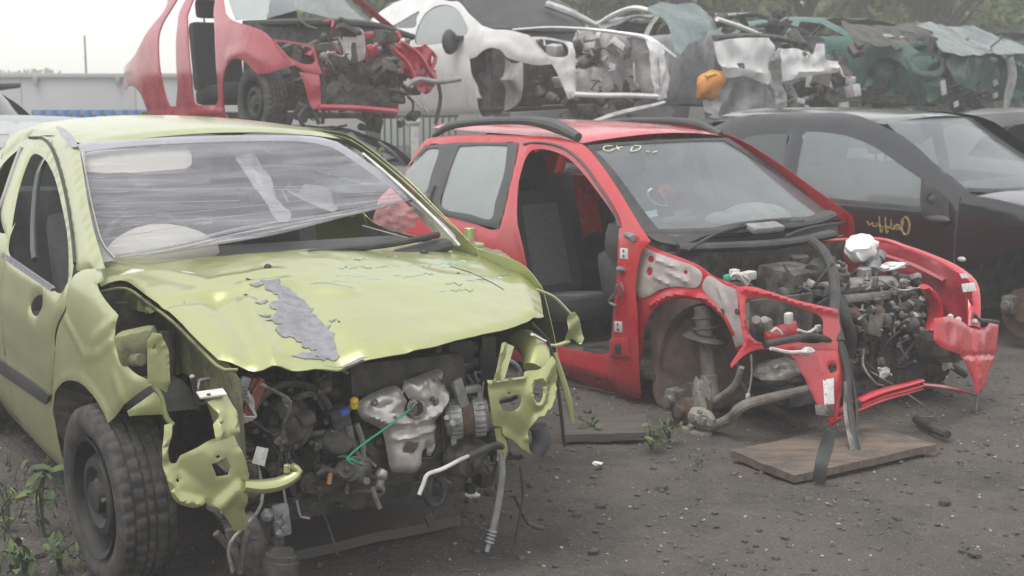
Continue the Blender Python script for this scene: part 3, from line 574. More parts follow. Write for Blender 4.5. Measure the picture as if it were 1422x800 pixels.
c2 = panel('bumper_carrier', C2, c2o, M_LIME, r, holes=c2h, corners=[0, 2, 6, 11, 12, 16, 20, 21], res=.011, th=.0025, roll=.0015, rr=.008, bump=addf(wrinkle(.003, 9, 12), creases([(G.uv(C2, *z6((525, 400), (500, 490), (450, 550))), .012, .008), (G.uv(C2, *z6((500, 260), (470, 330))), .015, .02), (G.uv(C2, *z6((420, 570), (375, 680))), .015, .010), (G.uv(C2, *z6(*el(428, 417, 42, 78), (470, 417))), .010, .010), (G.uv(C2, *z6((160, 365), (345, 340))), .010, .008), (G.uv(C2, *z6((250, 600), (330, 670))), -.012, .03)])))
panel('carrier_strut', Surf(0, lambda y, z: C2.g(y, z) + .02, 1), G.uv(C2, *z6((215, 140), (232, 134), (284, 160), (262, 230), (228, 342), (170, 350), (190, 270))), M_LIME, c2, corners=[0, 2, 4, 5], res=.012, th=.003, bump=creases([(G.uv(C2, *z6((250, 160), (205, 340))), -.012, .010)]))
mk('inner_rail', *tube([G.at(*p, 0, v) for p, v in zip(z6((340, 120), (400, 170), (420, 230), (400, 290)), (.25, .32, .38, .42))], [.05, .055, .05, .035], 14, .02, .7), M_LIME, c2)
mk('carrier_pipe', *tube(G.pts(0, .40, *z6((262, 240), (300, 260), (330, 300), (320, 335))), .008, 8), M_GREY, c2)
mk('carrier_flange', *tube(G.pts(0, .46, *z6((396, 98), (430, 118), (466, 135))), .012, 8, .02, .4), M_PALE, c2)
mk('hanging_strip', *tube(G.pts(0, .47, *z6((215, 615), (222, 680), (232, 740), (222, 800))), [.02, .017, .02, .016], 8, .02, .35, up=(0, 1, 0)), M_LIME, c2)
P = G.pts(0, .47, (695, 628), (697, 660), (692, 700), (684, 738), (680, 752)); mk('torn_hose', *join(tube(P, .012, 9), *[lathe([(.013, 0), (.017, .004), (.013, .008)], P[3] + (P[4] - P[3]) * t, P[4] - P[3], 10) for t in (-.1, .25, .6, .95)], tube(G.pts(0, .47, (680, 752), (676, 766)), .008, 8, smooth=False)), M_GREY, r)
mk('loose_cable', *tube(G.pts(0, .40, (722, 648), (726, 690), (718, 735), (715, 756)), .005, 6), M_HOSE, r)
mk('loose_cable', *tube(G.pts(0, .35, (738, 448), (762, 478), (775, 540), (782, 600), (785, 620)), .006, 6), M_HOSE, r)
mk('torn_trim_strip', *tube(G.pts(0, .33, (770, 490), (784, 535), (792, 565), (795, 588)), [.008, .012, .014, .008], 7, .02, .4), M_LIME, r)
pc = plane(0, .30, 1)
panel('bent_lamp_bracket', pc, G.uv(pc, (788, 440), (797, 433), (806, 448), (811, 470), (806, 478), (797, 472), (788, 478)), M_LIME, r, corners=[0, 3, 6], res=.012, th=.003, bump=crumple(.02, 12, 3))
mk('bent_bracket_rod', *tube(G.pts(0, .30, (745, 402), (768, 412), (785, 428), (795, 440)), .006, 6), M_LIME, r)
mk('bent_bracket_arm', *join(tube(G.pts(0, .30, (748, 476), (770, 480), (790, 474)), .012, 7, .02, .5)), M_LIME, r)
# engine
E_ = empty('engine', (0, 0, 0)); E_.parent = r
mk('engine_block', *join(box((.18, .12, .52), (.34, .42, .34), eul(0, -.15, 0), .03), box((.22, .02, .37), (.26, .5, .16), None, .04), *[box((.36, -.06 + .07 * i, .5), (.03, .012, .22), None, .004) for i in range(6)]), M_DIRT, E_)
P = G.pts(0, .22, (432, 530), (520, 513), (600, 495), (662, 480))
mk('rocker_cover', *join(tube(P, .036, 14, .05, .75), *[box(p + [.03, 0, .02], (.05, .02, .05), None, .005) for p in P], tube([p + [.02, 0, -.05] for p in P], .02, 8, .05)), M_DIRT, E_)
mk('intake_duct', *join(tube([p + [-.04, 0, .05] for p in P], .045, 12, .05), box(P[3] + [-.0, .02, -.04], (.1, .07, .16), None, .02), box(P[3] + [.02, -.08, -.01], (.05, .10, .08), None, .015)), M_PLAST, E_)
HS = Surf(0, lambda y, z: .44 - 1.0 * np.clip(abs(y + .02) - .05, 0, None) ** 2 - .35 * np.clip(z - .60, 0, None), 1)
z5 = lambda *p: [(460 + a / 3.6375, 480 + b / 3.6375) for a, b in p]
hs_o = G.uv(HS, *z5((140, 310), (160, 270), (240, 225), (330, 197), (370, 215), (372, 235), (385, 170), (450, 150), (560, 110), (590, 130), (600, 215), (595, 300), (560, 370), (545, 410), (548, 500), (530, 565), (510, 560), (508, 520), (482, 560), (480, 610), (440, 650), (380, 650), (320, 640), (300, 560), (285, 480), (265, 430), (200, 395), (160, 370)))
hs_h = [G.uv(HS, *z5((392, 300), (402, 282), (380, 232), (388, 228), (425, 285), (460, 300), (468, 320), (455, 340), (425, 345), (398, 330)))]
hs = panel('exhaust_heat_shield', HS, hs_o, M_SHIELD, E_, holes=hs_h, res=.010, th=.0015, roll=.025, rr=.03, corners=[5, 6, 9, 13, 15, 17], bump=addf(creases([(G.uv(HS, *z5((180, 350), (280, 385), (420, 385), (540, 330), (585, 250))), .020, .014), (G.uv(HS, *z5((160, 300), (250, 320), (300, 300))), -.010, .010), (G.uv(HS, *z5((310, 320), (340, 280), (380, 290))), .010, .008), (G.uv(HS, *z5((450, 160), (490, 240), (520, 270))), .010, .008), (G.uv(HS, *z5((400, 190), (440, 230), (470, 180))), .010, .010), (G.uv(HS, *z5((330, 470), (440, 450), (540, 410))), .012, .008), (G.uv(HS, *z5((320, 440), (430, 425), (530, 390))), -.008, .008), (G.uv(HS, *z5((250, 240), (300, 280))), .008, .012), (G.uv(HS, *z5((490, 500), (485, 560))), -.015, .008)]), wrinkle(.004, 25, 4)))
gs = []
for a, b in ((215, 288), (318, 365), (505, 265), (525, 283), (522, 168)):
    c = G.hit(*z5((a, b))[0], HS); gs.append(bolt(c + [.004, 0, 0], (1, 0, .2), .008, .008)); gs.append(lathe([(.004, 0), (.013, .002), (.013, .004)], c, (1, 0, .2), 12))
[mk('shield_bolt', *join(gs[k], gs[k + 1]), M_STEEL, hs) for k in range(0, len(gs), 2)]
c = G.hit(*z5((400, 510))[0], HS); mk('rust_spot', *blob(c + [.004, 0, 0], (.004, .026, .020), .5, 3, 2, 2), M_RUST, hs)
mk('exhaust_flange', *lathe([(.018, -.03), (.026, -.03), (.026, .0), (.034, .002), (.034, .008), (.024, .008), (.018, -.02)], G.hit(*z5((430, 318))[0], HS) + [-.005, 0, 0], (1, 0, .25), 20), M_STEEL, E_)
# alternator
ac = G.at(648, 580, 0, .40); ax = np.array([.35, .93, .08]); B = basis(ax)
gs = [lathe([(.02, -.075), (.05, -.072), (.062, -.055), (.064, -.02), (.058, -.018), (.058, .018), (.064, .02), (.062, .055), (.05, .07), (.02, .075)], ac, ax, 28)]
for k in range(20):
    a = 2 * math.pi * k / 20
    for h in (-.04, .04): gs.append(box(ac + B @ np.array([.0635 * math.cos(a), .0635 * math.sin(a), h]), (.006, .010, .034), B @ np.array(Matrix.Rotation(a, 3, 'Z')), .002))
gs += [box(ac + B @ np.array([-.0, .075, .05]), (.03, .05, .02), B, .006), box(ac + B @ np.array([.0, -.075, -.05]), (.03, .05, .02), B, .006), box(G.at(638, 545, 0, .42), (.03, .035, .10), eul(.3, 0, 0), .006), box(G.at(655, 540, 0, .42), (.03, .06, .025), None, .006)]
al = mk('alternator', *join(*gs), M_ALU, E_)
mk('alternator_coil', *lathe([(.058, -.018), (.060, -.016), (.060, .016), (.058, .018)], ac, ax, 28), M_RUST, al)
mk('engine_bolt', *join(blob(G.at(626, 588, 0, .46), (.018, .018, .018), .3, 3, 2), cyl(G.at(626, 588, 0, .44), G.at(620, 580, 0, .48), .009)), M_ALU, E_)
mk('power_steering_pump', *join(lathe([(.02, 0), (.055, .01), (.06, .05), (.05, .09), (.02, .1)], G.at(628, 635, 0, .36), (1, .3, 0), 22), lathe([(.008, .1), (.02, .1), (.02, .12), (.012, .125)], G.at(628, 635, 0, .36), (1, .3, 0), 16), box(G.at(655, 625, 0, .36), (.08, .09, .06), None, .015)), M_DIRT, E_)
# gearbox side with round bell housing and ribs
gc = G.at(400, 590, 0, .38); gs = [lathe([(.02, .04), (.03, .035), (.035, .01), (.06, .005), (.07, -.01), (.085, -.02), (.09, -.05), (.10, -.12)], gc, (1, -.15, .1), 32)]
gs += [tube([gc + [.02, .135 * math.cos(a), .135 * math.sin(a)] for a in np.linspace(.3, 2.9, 10)], .012, 8)]
gs += [box(gc + [.03, .05 * math.cos(a), .06 * math.sin(a)], (.05, .05, .035), eul(a, .3, .2), .008) for a in (.4, 2.2, 3.4)]
gs += [bolt(gc + [.0, .115 * math.cos(a), .115 * math.sin(a)], (1, 0, 0), .009, .03) for a in np.linspace(0, 6.28, 9)[:8]]
mk('gearbox', *join(*gs), M_DIRT, E_)
mk('starter_motor', *join(cyl(G.at(455, 640, 0, .30), G.at(470, 610, 0, .42), .05), cyl(G.at(480, 615, 0, .34), G.at(500, 605, 0, .40), .045), box(G.at(470, 585, 0, .38), (.06, .07, .10), eul(.3, .2, .1), .015)), M_DIRT, E_)
mk('pulley', *lathe([(.012, .03), (.015, .02), (.02, .012), (.045, .010), (.05, .02), (.052, -.01), (.02, -.015)], G.at(520, 612, 0, .36), (1, .1, .1), 24), M_DIRT, E_)
mk('engine_bracket', *join(tube(G.pts(0, .42, (484, 590), (490, 620), (503, 645)), .012, 7), tube(G.pts(0, .42, (495, 588), (503, 612), (505, 640)), .010, 7), box(G.at(495, 650, 0, .40), (.05, .09, .06), eul(.2, 0, 0), .012), cyl(G.at(495, 665, 0, .40), G.at(510, 668, 0, .46), .012)), M_STEEL, E_)
mk('shackle_bolt', *join(blob(G.at(530, 659, 0, .46), (.022, .02, .022), .25, 2, 2), cyl(G.at(530, 660, 0, .46), G.at(526, 682, 0, .46), .013), blob(G.at(526, 681, 0, .46), (.016, .024, .016), .25, 2, 2, 3)), M_ALU, E_)
mk('bent_rod', *tube([G.at(x, y, 0, v) for x, y, v in ((582, 687, .55), (588, 672, .55), (594, 659, .55), (615, 651, .54), (640, 638, .52), (652, 633, .50))], .007, 8, .01), M_PALE, E_)
mk('power_steering_hose', *tube([G.at(x, y, 0, v) for x, y, v in ((648, 636, .50), (670, 625, .49), (690, 618, .48), (698, 622, .46))], .013, 9), M_HOSE, E_)
mk('coiled_hose', *join(tube(G.pts(0, .40, (592, 662), (590, 685), (598, 700), (612, 698), (618, 680), (612, 665)), .012, 8), tube(G.pts(0, .40, (600, 662), (596, 685), (606, 705), (600, 722)), .009, 8), box(G.at(597, 722, 0, .42), (.02, .03, .05), eul(.4, 0, 0), .006)), M_HOSE, E_)
mk('dipstick_cap', *join(blob(G.at(492, 557, 0, .46), (.014, .014, .014), .1), cyl(G.at(492, 566, 0, .455), G.at(492, 561, 0, .46), .012)), M_YCAP, E_)
mk('blue_connector', *box(G.at(478, 572, 0, .44), (.02, .03, .02), eul(.4, .2, 0), .004), M_BLUEW, E_)
mk('green_wire', *join(tube(G.pts(0, .47, (575, 562), (565, 572), (535, 595), (508, 614), (488, 630), (481, 638), (490, 645)), .0035, 6), tube(G.pts(0, .47, (481, 636), (492, 640), (502, 644), (495, 640), (486, 637)), .004, 6)), M_GREENW, E_)
mk('wire_loop', *tube(G.pts(0, .475, (576, 560), (572, 566), (570, 560), (575, 557), (579, 560)), .004, 6), M_ALU, E_)
lab = plane(0, .46, 1); panel('paper_label', lab, G.uv(lab, (357, 620), (373, 623), (368, 648), (351, 644)), M_PAPER, r, corners='all', res=.02, bump=wrinkle(.006, 20))
mk('orange_connector', *join(box(G.at(350, 548, 0, .40), (.03, .055, .10), eul(-.5, 0, 0), .01), tube(G.pts(0, .42, (365, 526), (352, 545), (340, 570), (352, 578)), .009, 7)), mat('dull_red_plastic', (.28, .085, .06), .5), r)
loom(G, G.pts(0, .42, (330, 530), (345, 550), (352, 572), (340, 582), (328, 570)), .010, 6, .0045, M_WHITEW, 'wiring_loom', seed=4)
loom(G, G.pts(0, .40, (345, 530), (335, 550), (325, 565), (332, 590)), .016, 7, .005, M_HOSE, 'wiring_loom', seed=5)
loom(G, G.pts(0, .40, (350, 590), (375, 615), (388, 640), (385, 665)), .014, 4, .005, M_HOSE, 'wiring_loom', seed=6)
mk('grey_connector', *join(box(G.at(335, 545, 0, .44), (.02, .03, .10), eul(-.35, 0, 0), .006), *[box(G.at(335 + i * 1.5, 535 + i * 5, 0, .455), (.006, .028, .005), eul(-.35, 0, 0), .001) for i in range(5)]), M_GREY, r)
mk('orange_tip', *join(tube(G.pts(0, .44, (441, 660), (452, 652), (465, 655), (475, 648)), .010, 7), ), M_DIRT, r); mk('copper_plug', *cyl(G.at(457, 672, 0, .44), G.at(459, 655, 0, .44), .008), mat('copper_tip', (.45, .22, .10), .5, .3), r)
clutter(G, (-.25, -.45, .45), (.16, .52, .72), 46, 21, M_DIRT, 'engine_bay_parts', par=E_, smax=.15)
clutter(G, (.05, -.48, .42), (.34, -.16, .70), 24, 22, M_PLAST, 'engine_bay_hoses', 'tt', par=E_)
clutter(G, (.05, -.45, .30), (.36, .50, .45), 22, 23, M_STEEL, 'engine_mounts', 'bct', par=E_, smax=.09)
clutter(G, (.16, -.5, .40), (.46, -.16, .70), 56, 24, M_STEEL, 'engine_fittings', 'bct', par=E_, smin=.012, smax=.05); clutter(G, (.15, .18, .36), (.33, .42, .66), 26, 25, M_STEEL, 'engine_fittings', 'bct', par=E_, smin=.012, smax=.05); clutter(G, (.25, -.35, .30), (.42, .35, .44), 26, 26, M_DIRT, 'engine_fittings', 'bct', par=E_, smin=.02, smax=.07)
# lower structure: subframe, drive shafts, radiator support remains
mk('front_subframe', *join(box((.05, 0, .22), (.30, .80, .08), None, .03), tube([(-.3, -.40, .26), (.40, -.45, .38)], .035, 8, .05), tube([(-.3, .40, .26), (.36, .45, .38)], .035, 8, .05)), M_DIRT, r)
gs = [box(G.at(350, 760, 0, .38), (.05, .10, .22), eul(.4, .1, 0), .015), tube(G.pts(0, .40, (300, 740), (318, 760), (330, 790)), .012, 7), cyl(G.at(360, 775, 0, .3), G.at(300, 700, 0, .1), .028)]
mk('lower_control_arm', *join(*gs), M_STEEL, r)
mk('rusty_ball_joint', *join(blob(G.at(330, 742, 0, .40), (.03, .035, .045), .6, 5, 3, 5), tube(G.pts(0, .44, (318, 735), (325, 765), (335, 795)), .014, 8), tube(G.pts(0, .44, (345, 735), (338, 765), (335, 790)), .012, 8)), M_DIRT, r)
mk('rubber_boot', *lathe([(.02, .05), (.035, .045), (.04, .03), (.05, .028), (.05, .012), (.055, .01), (.055, -.04), (.03, -.05)], G.at(390, 782, 0, .48), (0, .1, 1), 22), M_RUBBER, r)
mk('crushed_fittings', *join(box(G.at(391, 722, 0, .46), (.03, .05, .10), eul(.1, 0, 0), .01), *[box(G.at(388 + (i % 2) * 7, 712 + i * 7, 0, .48), (.012, .02, .018), eul(.2 * i, 0, .3), .003) for i in range(5)], tube(G.pts(0, .46, (393, 675), (397, 700), (400, 725)), .004, 6), tube(G.pts(0, .46, (412, 695), (418, 718), (430, 720)), .004, 6), blob(G.at(372, 715, 0, .45), (.02, .02, .02), .4, 3)), M_GREY, r)
clutter(G, (.20, -.55, .12), (.42, -.30, .42), 16, 31, M_DIRT, 'suspension_parts', 'bct', smax=.09)
clutter(G, (.0, .25, .12), (.34, .55, .42), 14, 32, M_DIRT, 'suspension_parts', 'bct', smax=.09)
mk('strut', *join(cyl((-.02, -.60, .30), (-.06, -.56, .80), .03), cyl((-.02, -.60, .36), (-.04, -.58, .60), .045)), M_DIRT, r)
wheel(r, (-.03, -.745, .295), rad(5), rad(2)); wheel(r, (-2.442, -.74, .295)); wheel(r, (-2.442, .74, .295), sg=1)
mk('corrugated_elbow', *tube(G.pts(0, .36, (748, 592), (752, 612), (744, 630)), [.03, .034, .03], 12, .01), M_TRIM, r)
# ================================================================== red estate, second
R = Car('wrecked_car', 'bright red estate car with missing front door, fenders and bumper', 'car', (1.49, 7.06, -.10, -53.3))
r = R.root; uv = lambda *p: R.uv(S, *p)
def rsw(x, y): d = x + 1.75; return 1.447 - .055 * (y / .55) ** 2 - np.where(d > 0, .035 * (d / .68) ** 2, .02 * (d / 1.5) ** 2)
RSW = Surf(2, rsw, 1)
fr_o = uv((902, 334), (887, 312), (860, 267), (836, 231), (814, 204), (795, 195), (767, 189), (722, 187), (655, 186), (606, 189), (588, 195), (580, 205), (568, 224), (555, 246)) + [(-2.98, .95), (-3.1, .6), (-3.06, .25), (-2.84, .22)] + arc(-2.442, .30, .345, -10, 190, 8) + [(-2.05, .17), (-1.2, .145)] + uv((830, 541), (858, 549), (882, 557), (888, 540), (884, 450), (881, 400), (888, 352))
ap_h = uv((734, 213), (746, 206), (767, 209), (788, 219), (806, 237), (827, 264), (848, 294), (858, 318), (855, 380), (850, 430), (846, 480), (838, 492), (800, 487), (770, 478), (752, 460), (738, 400), (727, 345), (718, 291), (721, 250))
rw_h = uv((592, 202), (614, 200), (637, 199), (680, 199), (716, 200), (706, 250), (690, 316), (650, 307), (605, 294), (580, 265), (560, 243))
sf = panel('body_side', S, fr_o, M_RED, r, holes=[ap_h, rw_h], res=.03, corners=[0, 13, 14, 16, 17, 18, 25, 29], roll=.008, rr=.03, bump=creases([(uv((735, 205), (722, 250), (719, 300), (728, 350), (740, 405)), .012, .018), (uv((770, 500), (845, 520)), .018, .02), (uv((770, 515), (850, 537)), -.014, .02)]))
# door seal and aperture flange
mk('door_aperture_seal', *tube(np.array(S.lift(uv((728, 200), (745, 198), (770, 201), (792, 211), (812, 230), (832, 258), (852, 290), (860, 315)))) + [0, -.004, 0], .007, 6), M_TRIM, r)
mk('aperture_flange', *tube(np.array(S.lift(uv((738, 210), (750, 204), (770, 207), (790, 217), (808, 236), (830, 266), (850, 297)))) + [0, .03, 0], .012, 7), M_RED, r)
# rear side glazing
gl = lambda *p: R.uv(S, *p)
panel('window_frame', S, gl((590, 202), (614, 200), (637, 198), (680, 198), (720, 198), (712, 240), (700, 290), (692, 318), (650, 308), (604, 295), (578, 266), (557, 244)), M_TRIM, r, holes=[gl((637, 203), (670, 201), (705, 202), (700, 240), (688, 280), (681, 304), (650, 297), (613, 287), (620, 250)), gl((593, 206), (609, 208), (600, 240), (588, 268), (560, 243))], corners=[0, 4, 7, 9, 11], hc=[0, 2], res=.02, off=.004)
panel('rear_door_window', S, gl((635, 201), (670, 199), (707, 200), (702, 240), (690, 280), (683, 307), (650, 300), (610, 289), (618, 250)), M_GLASSP, r, res=.05, th=.004, off=-.004, corners=[0, 2, 5, 7])
panel('quarter_window', S, gl((592, 204), (611, 207), (601, 240), (589, 270), (558, 243)), M_GLASSP, r, res=.05, th=.004, off=-.004, corners='all')
mk('door_handle', *tube(np.array(S.lift(gl((606, 258), (601, 272), (599, 283)))) + [0, -.012, 0], .009, 7), M_PLAST, r)
# roof, rails
roof_panel(R, M_RED, rear=-2.72, surf=RSW, res=.06)
P = R.pts(1, -.545, (603, 189), (618, 178), (640, 172), (690, 168), (735, 168), (768, 174), (785, 181), (803, 191)); mk('roof_rail', *join(tube(P, [.018, .024, .022, .022, .023, .028, .038, .026], 10, .04), ), M_TRIM, r)
P = R.pts(1, .53, (835, 170), (880, 167), (930, 168), (965, 172), (985, 179), (1000, 187)); mk('roof_rail', *tube(P, [.016, .016, .017, .022, .028, .02], 10, .04), M_TRIM, r)
# far side
panel('far_side', L_, [(-.42, .22), (-.42, .95), (-.60, 1.06), (-.85, 1.22), (-1.12, 1.36), (-1.4, 1.41), (-2.4, 1.42), (-2.7, 1.36), (-2.95, .95), (-3.1, .6), (-3.06, .25), (-2.84, .22)] + arc(-2.442, .30, .345, -10, 190, 8) + [(-2.05, .15), (-1.0, .14)], M_RED, r, holes=[H_FDOOR, H_RDOOR, [(-2.45, 1.05), (-2.4, 1.30), (-2.62, 1.30), (-2.82, 1.05)]], corners=[0, 1, 5, 6, 7, 10, 11, 12, 19, 20], hc='all', res=.07)
for h in (H_FDOOR, H_RDOOR): panel('far_window', L_, h, M_GLASS, r, corners='all', res=.12, th=.004, off=-.006)
rear_end(R, M_RED); cabin(R, floor=.24)
seat(r, (-1.45, -.36, .42), M_SEAT, M_SEATG, rec=.30); seat(r, (-1.40, .36, .42), M_SEAT, M_SEATG)
mk('rear_bench', *join(box((-2.3, 0, .45), (.5, 1.2, .16), None, .05), box((-2.6, 0, .78), (.14, 1.2, .6), eul(0, -.3, 0), .05)), M_SEAT, r)
dc = plane(1, -.60, -1); panel('dash_end_cover', dc, R.uv(dc, (837, 348), (848, 338), (860, 338), (862, 420), (848, 425), (840, 400)), M_TRIM, r, res=.03, th=.05, roll=.015)
# windscreen
wo_ = ((815, 203), (850, 199), (900, 196), (960, 193), (1010, 192), (1060, 223), (1120, 262), (1181, 304), (1120, 306), (1050, 312), (990, 325), (945, 342), (905, 332), (880, 300), (850, 255), (828, 220))
panel('windscreen', WS, R.uv(WS, *wo_), M_WSCR, r, res=.05, th=.005, off=.0, corners=[0, 4, 7, 11], roll=0)
wi = ((826, 210), (860, 203), (900, 200), (960, 197), (1005, 196), (1055, 227), (1112, 265), (1165, 301), (1115, 302), (1045, 307), (985, 318), (940, 330), (918, 322), (895, 295), (866, 255), (842, 225))
panel('windscreen_band', WS, R.uv(WS, *wo_), M_PLAST, r, holes=[R.uv(WS, *wi)], res=.025, th=.002, off=.004, corners=[0, 4, 7, 11], hc=[0, 4, 7, 11], roll=0)
ws2 = Surf(0, lambda y, z: wsx(y, z) + .006, 1)
def ink(car, surf, strokes, rr, m, par, name='marker_writing', k=0, d=.002):
    gs = []
    for st in strokes:
        P = np.array([car.hit(*p, surf) for p in st]); P[:, k] += d; gs.append(tube(P, rr, 5, .01))
    return mk(name, *join(*gs), m, par)
ink(R, ws2, [((850, 203), (840, 203), (838, 208), (846, 210), (852, 207)), ((856, 203), (860, 209)), ((854, 207), (864, 204)), ((878, 204), (876, 210), (886, 208), (889, 203), (880, 202)), ((897, 210), (902, 211)), ((906, 212), (912, 210))], .0035, M_CREAM, r)
st = Surf(0, lambda y, z: wsx(y, z) - .012, 1)
panel('windscreen_sticker', st, R.uv(st, (892, 294), (912, 290), (914, 299), (896, 304)), mat('pale_blue_sticker', (.35, .55, .65), .4, 0, (.75, .8, .8), 60, .8), r, corners='all', res=.02)
mk('white_cord', *tube([R.at(x, y, 0, -.72) for x, y in ((905, 262), (899, 268), (903, 277), (914, 284), (926, 286))], .006, 6), M_WHITEW, r)
mk('white_cord', *tube([R.at(x, y, 0, -.72) for x, y in ((917, 266), (922, 274), (926, 284))], .004, 6), M_WHITEW, r)
mk('red_plastic_bag', *blob(R.at(925, 269, 0, -.75), (.04, .06, .045), .4, 3, 3), mat('red_bag', (.5, .05, .06), .4), r)
mk('paper_tray', *join(box(R.at(945, 305, 0, -.60), (.10, .16, .03), None, .01), box(R.at(948, 300, 0, -.62), (.06, .09, .05), None, .01)), M_GREY, r)
mk('airbag_cover', *join(blob(R.at(1050, 303, 0, -.62), (.16, .21, .085), .05, 1.5, 3), blob(R.at(1002, 307, 0, -.60), (.08, .10, .05), .05, 1.5, 3)), M_PALE, r)
mk('inner_pillar', *tube([(-1.55, .62, .95), (-1.50, .57, 1.25), (-1.45, .53, 1.38)], .03, 8, .05), M_REDD, r)
# scuttle, wipers
mk('wiper_scuttle', *join(tube([(-.53, -.66, .935), (-.38, -.35, .935), (-.32, 0, .94), (-.36, .35, .945), (-.46, .62, .96)], .055, 10, .05, .5, up=(1, 0, 0)), tube([(-.34, -.60, .88), (-.22, -.30, .88), (-.18, 0, .88), (-.24, .4, .89)], .04, 10, .05, .6)), M_PLAST, r)
for P in (((948, 350), (990, 326), (1040, 311), (1090, 308)), ((1085, 330), (1120, 318), (1175, 310)), ((990, 326), (1030, 316), (1110, 309))):
    mk('wiper', *tube([R.hit(*p, WS) + np.array([.03, 0, .01]) for p in P], .008, 7, .03), M_PLAST, r)
mk('wiper_motor_cover', *box(R.at(1062, 316, 0, -.27), (.08, .22, .035), eul(0, .3, 0), .015), M_GREY, r)
# inner wing (fender is gone): scuffed red with bare primer, over the arch
A1 = side(-1, -.055); ua = lambda *p: R.uv(A1, *p)
ap_o = ua((884, 330), (910, 345), (963, 365), (990, 383), (1024, 398), (1035, 410), (1030, 440), (1034, 460), (1045, 480), (1022, 488), (1014, 464), (1001, 441), (980, 423), (956, 415), (928, 418), (907, 430), (894, 455), (889, 500), (889, 552), (872, 552), (868, 480), (868, 400), (872, 345))
panel('inner_wing', A1, ap_o, M_RED, r, corners=[0, 5, 8, 9, 18, 19, 22], res=.018, th=.003, roll=.005, holes=[ua((893, 391), (900, 390), (902, 397), (895, 400)), ua((997, 415), (1004, 415), (1006, 424), (999, 424))], bump=addf(wrinkle(.002, 12, 3), creases([(ua((905, 424), (928, 411), (956, 408), (984, 416), (1006, 436), (1020, 465)), .016, .012), (ua((878, 350), (876, 540)), .012, .010)])))
pr_b = creases([(ua((913, 361), (940, 371)), .010, .009), (ua((911, 384), (930, 394)), .010, .009), (ua((928, 377), (958, 392)), .010, .009)])
panel('bare_primer_area', A1, ua((892, 342), (910, 350), (940, 361), (963, 369), (976, 381), (968, 399), (940, 398), (918, 402), (900, 412), (886, 410), (882, 380), (884, 352)), M_BARE, r, res=.014, th=.001, off=.008, bump=pr_b, holes=[ua(*el(905, 360, 4, 5, 6)), ua(*el(903, 377, 4, 6, 6)), ua(*el(953, 378, 3, 3, 6))])
panel('bare_primer_area', A1, ua((985, 383), (1008, 396), (1024, 404), (1026, 430), (1032, 460), (1036, 478), (1022, 482), (1014, 458), (1000, 432), (984, 412), (976, 398)), M_BARE, r, res=.014, th=.001, off=.008, bump=creases([(ua((1000, 400), (1010, 425)), .008, .008)]), corners=[5, 6])
mk('wing_stud', *join(*[cyl(A1.lift(ua((x, y)))[0], A1.lift(ua((x, y)))[0] + [0, -.012, 0], .013, n=10) for x, y in ((1005, 432), (1025, 432))]), M_RUST, r)
for x, y in ((866, 352), (858, 454)):
    hz = Surf(1, lambda a, b: S.g(a, b) - .006, -1); o = panel('hinge_plate', hz, R.uv(hz, (x - 6, y - 8), (x + 5, y - 7), (x + 5, y + 8), (x - 6, y + 7)), M_PALE, r, corners='all', res=.02, th=.006)
    mk('hinge_holes', *join(*[cyl(hz.lift(R.uv(hz, (x, y + d)))[0], hz.lift(R.uv(hz, (x, y + d)))[0] + [0, -.003, 0], .006, n=10) for d in (-3.5, 3.5)]), M_PLAST, o)
panel('hinge_mount', S, uv((849, 470), (874, 470), (876, 496), (848, 494)), M_RED, r, off=.014, th=.012, corners='all', res=.02)
panel('check_strap_hole', S, uv((856, 477), (866, 476), (866, 491), (857, 491)), M_PLAST, r, off=.018, th=.003, corners='all', res=.02)
mk('upper_hinge_pin', *cyl(S.lift(uv((865, 326)))[0] + [0, .02, 0], S.lift(uv((884, 330)))[0] + [0, -.02, 0], .018), M_GREY, r)
mk('hinge_bolt', *join(blob(S.lift(uv((864, 374)))[0] + [0, -.01, 0], (.03, .015, .015), .3, 3)), M_GREY, r)
mk('door_wiring', *join(tube([S.lift(uv(p))[0] + [0, -.02, 0] for p in ((862, 395), (858, 408), (850, 418), (860, 425))], .008, 7), tube([S.lift(uv(p))[0] + [0, -.02, 0] for p in ((866, 392), (870, 404), (862, 415))], .006, 6)), M_STEEL, r)
# wheel arch liner and suspension
LN = Surf(1, lambda x, z: -.50 - .18 * np.clip((-x - .02) / .35, 0, 1) ** 1.5, -1)
panel('wheel_arch_liner', LN, [(-.40, .13), (-.42, .66), (-.25, .72), (.0, .74), (.20, .70), (.33, .58), (.32, .44), (.14, .36), (.02, .22), (-.10, .12)], M_LINER, r, res=.04, bump=addf(wrinkle(.02, 6, 9), creases([([(-.35, .55), (-.1, .5)], .015, .03)])))
mk('wheel_arch_roof', *halflathe([(.345, 0), (.35, .26)], (0, -.44, .31), -1, 30, 35, 185), M_LINER, r)
P = R.pts(1, -.68, (975, 425), (980, 470), (984, 520), (988, 560)); st_ = mk('strut', *join(cyl(P[0], P[1], .040), cyl(P[1], P[3], .034), cyl(P[2], P[3], .042)), M_DUSTY, r)
mk('spring_plate', *lathe([(.03, .02), (.095, .012), (.11, 0), (.105, -.012), (.03, -.012)], P[1], (.12, .1, 1), 26), M_DIRT, st_)
mk('coil_spring', *tube([P[1] + np.array([.06 * math.cos(a), .06 * math.sin(a), .012 + a * .008]) for a in np.linspace(0, 14, 60)], .007, 6, .02), M_DIRT, st_)
hb_ = R.at(962, 568, 1, -.80)
brake(r, hb_, (.05, -1, 0), .125)
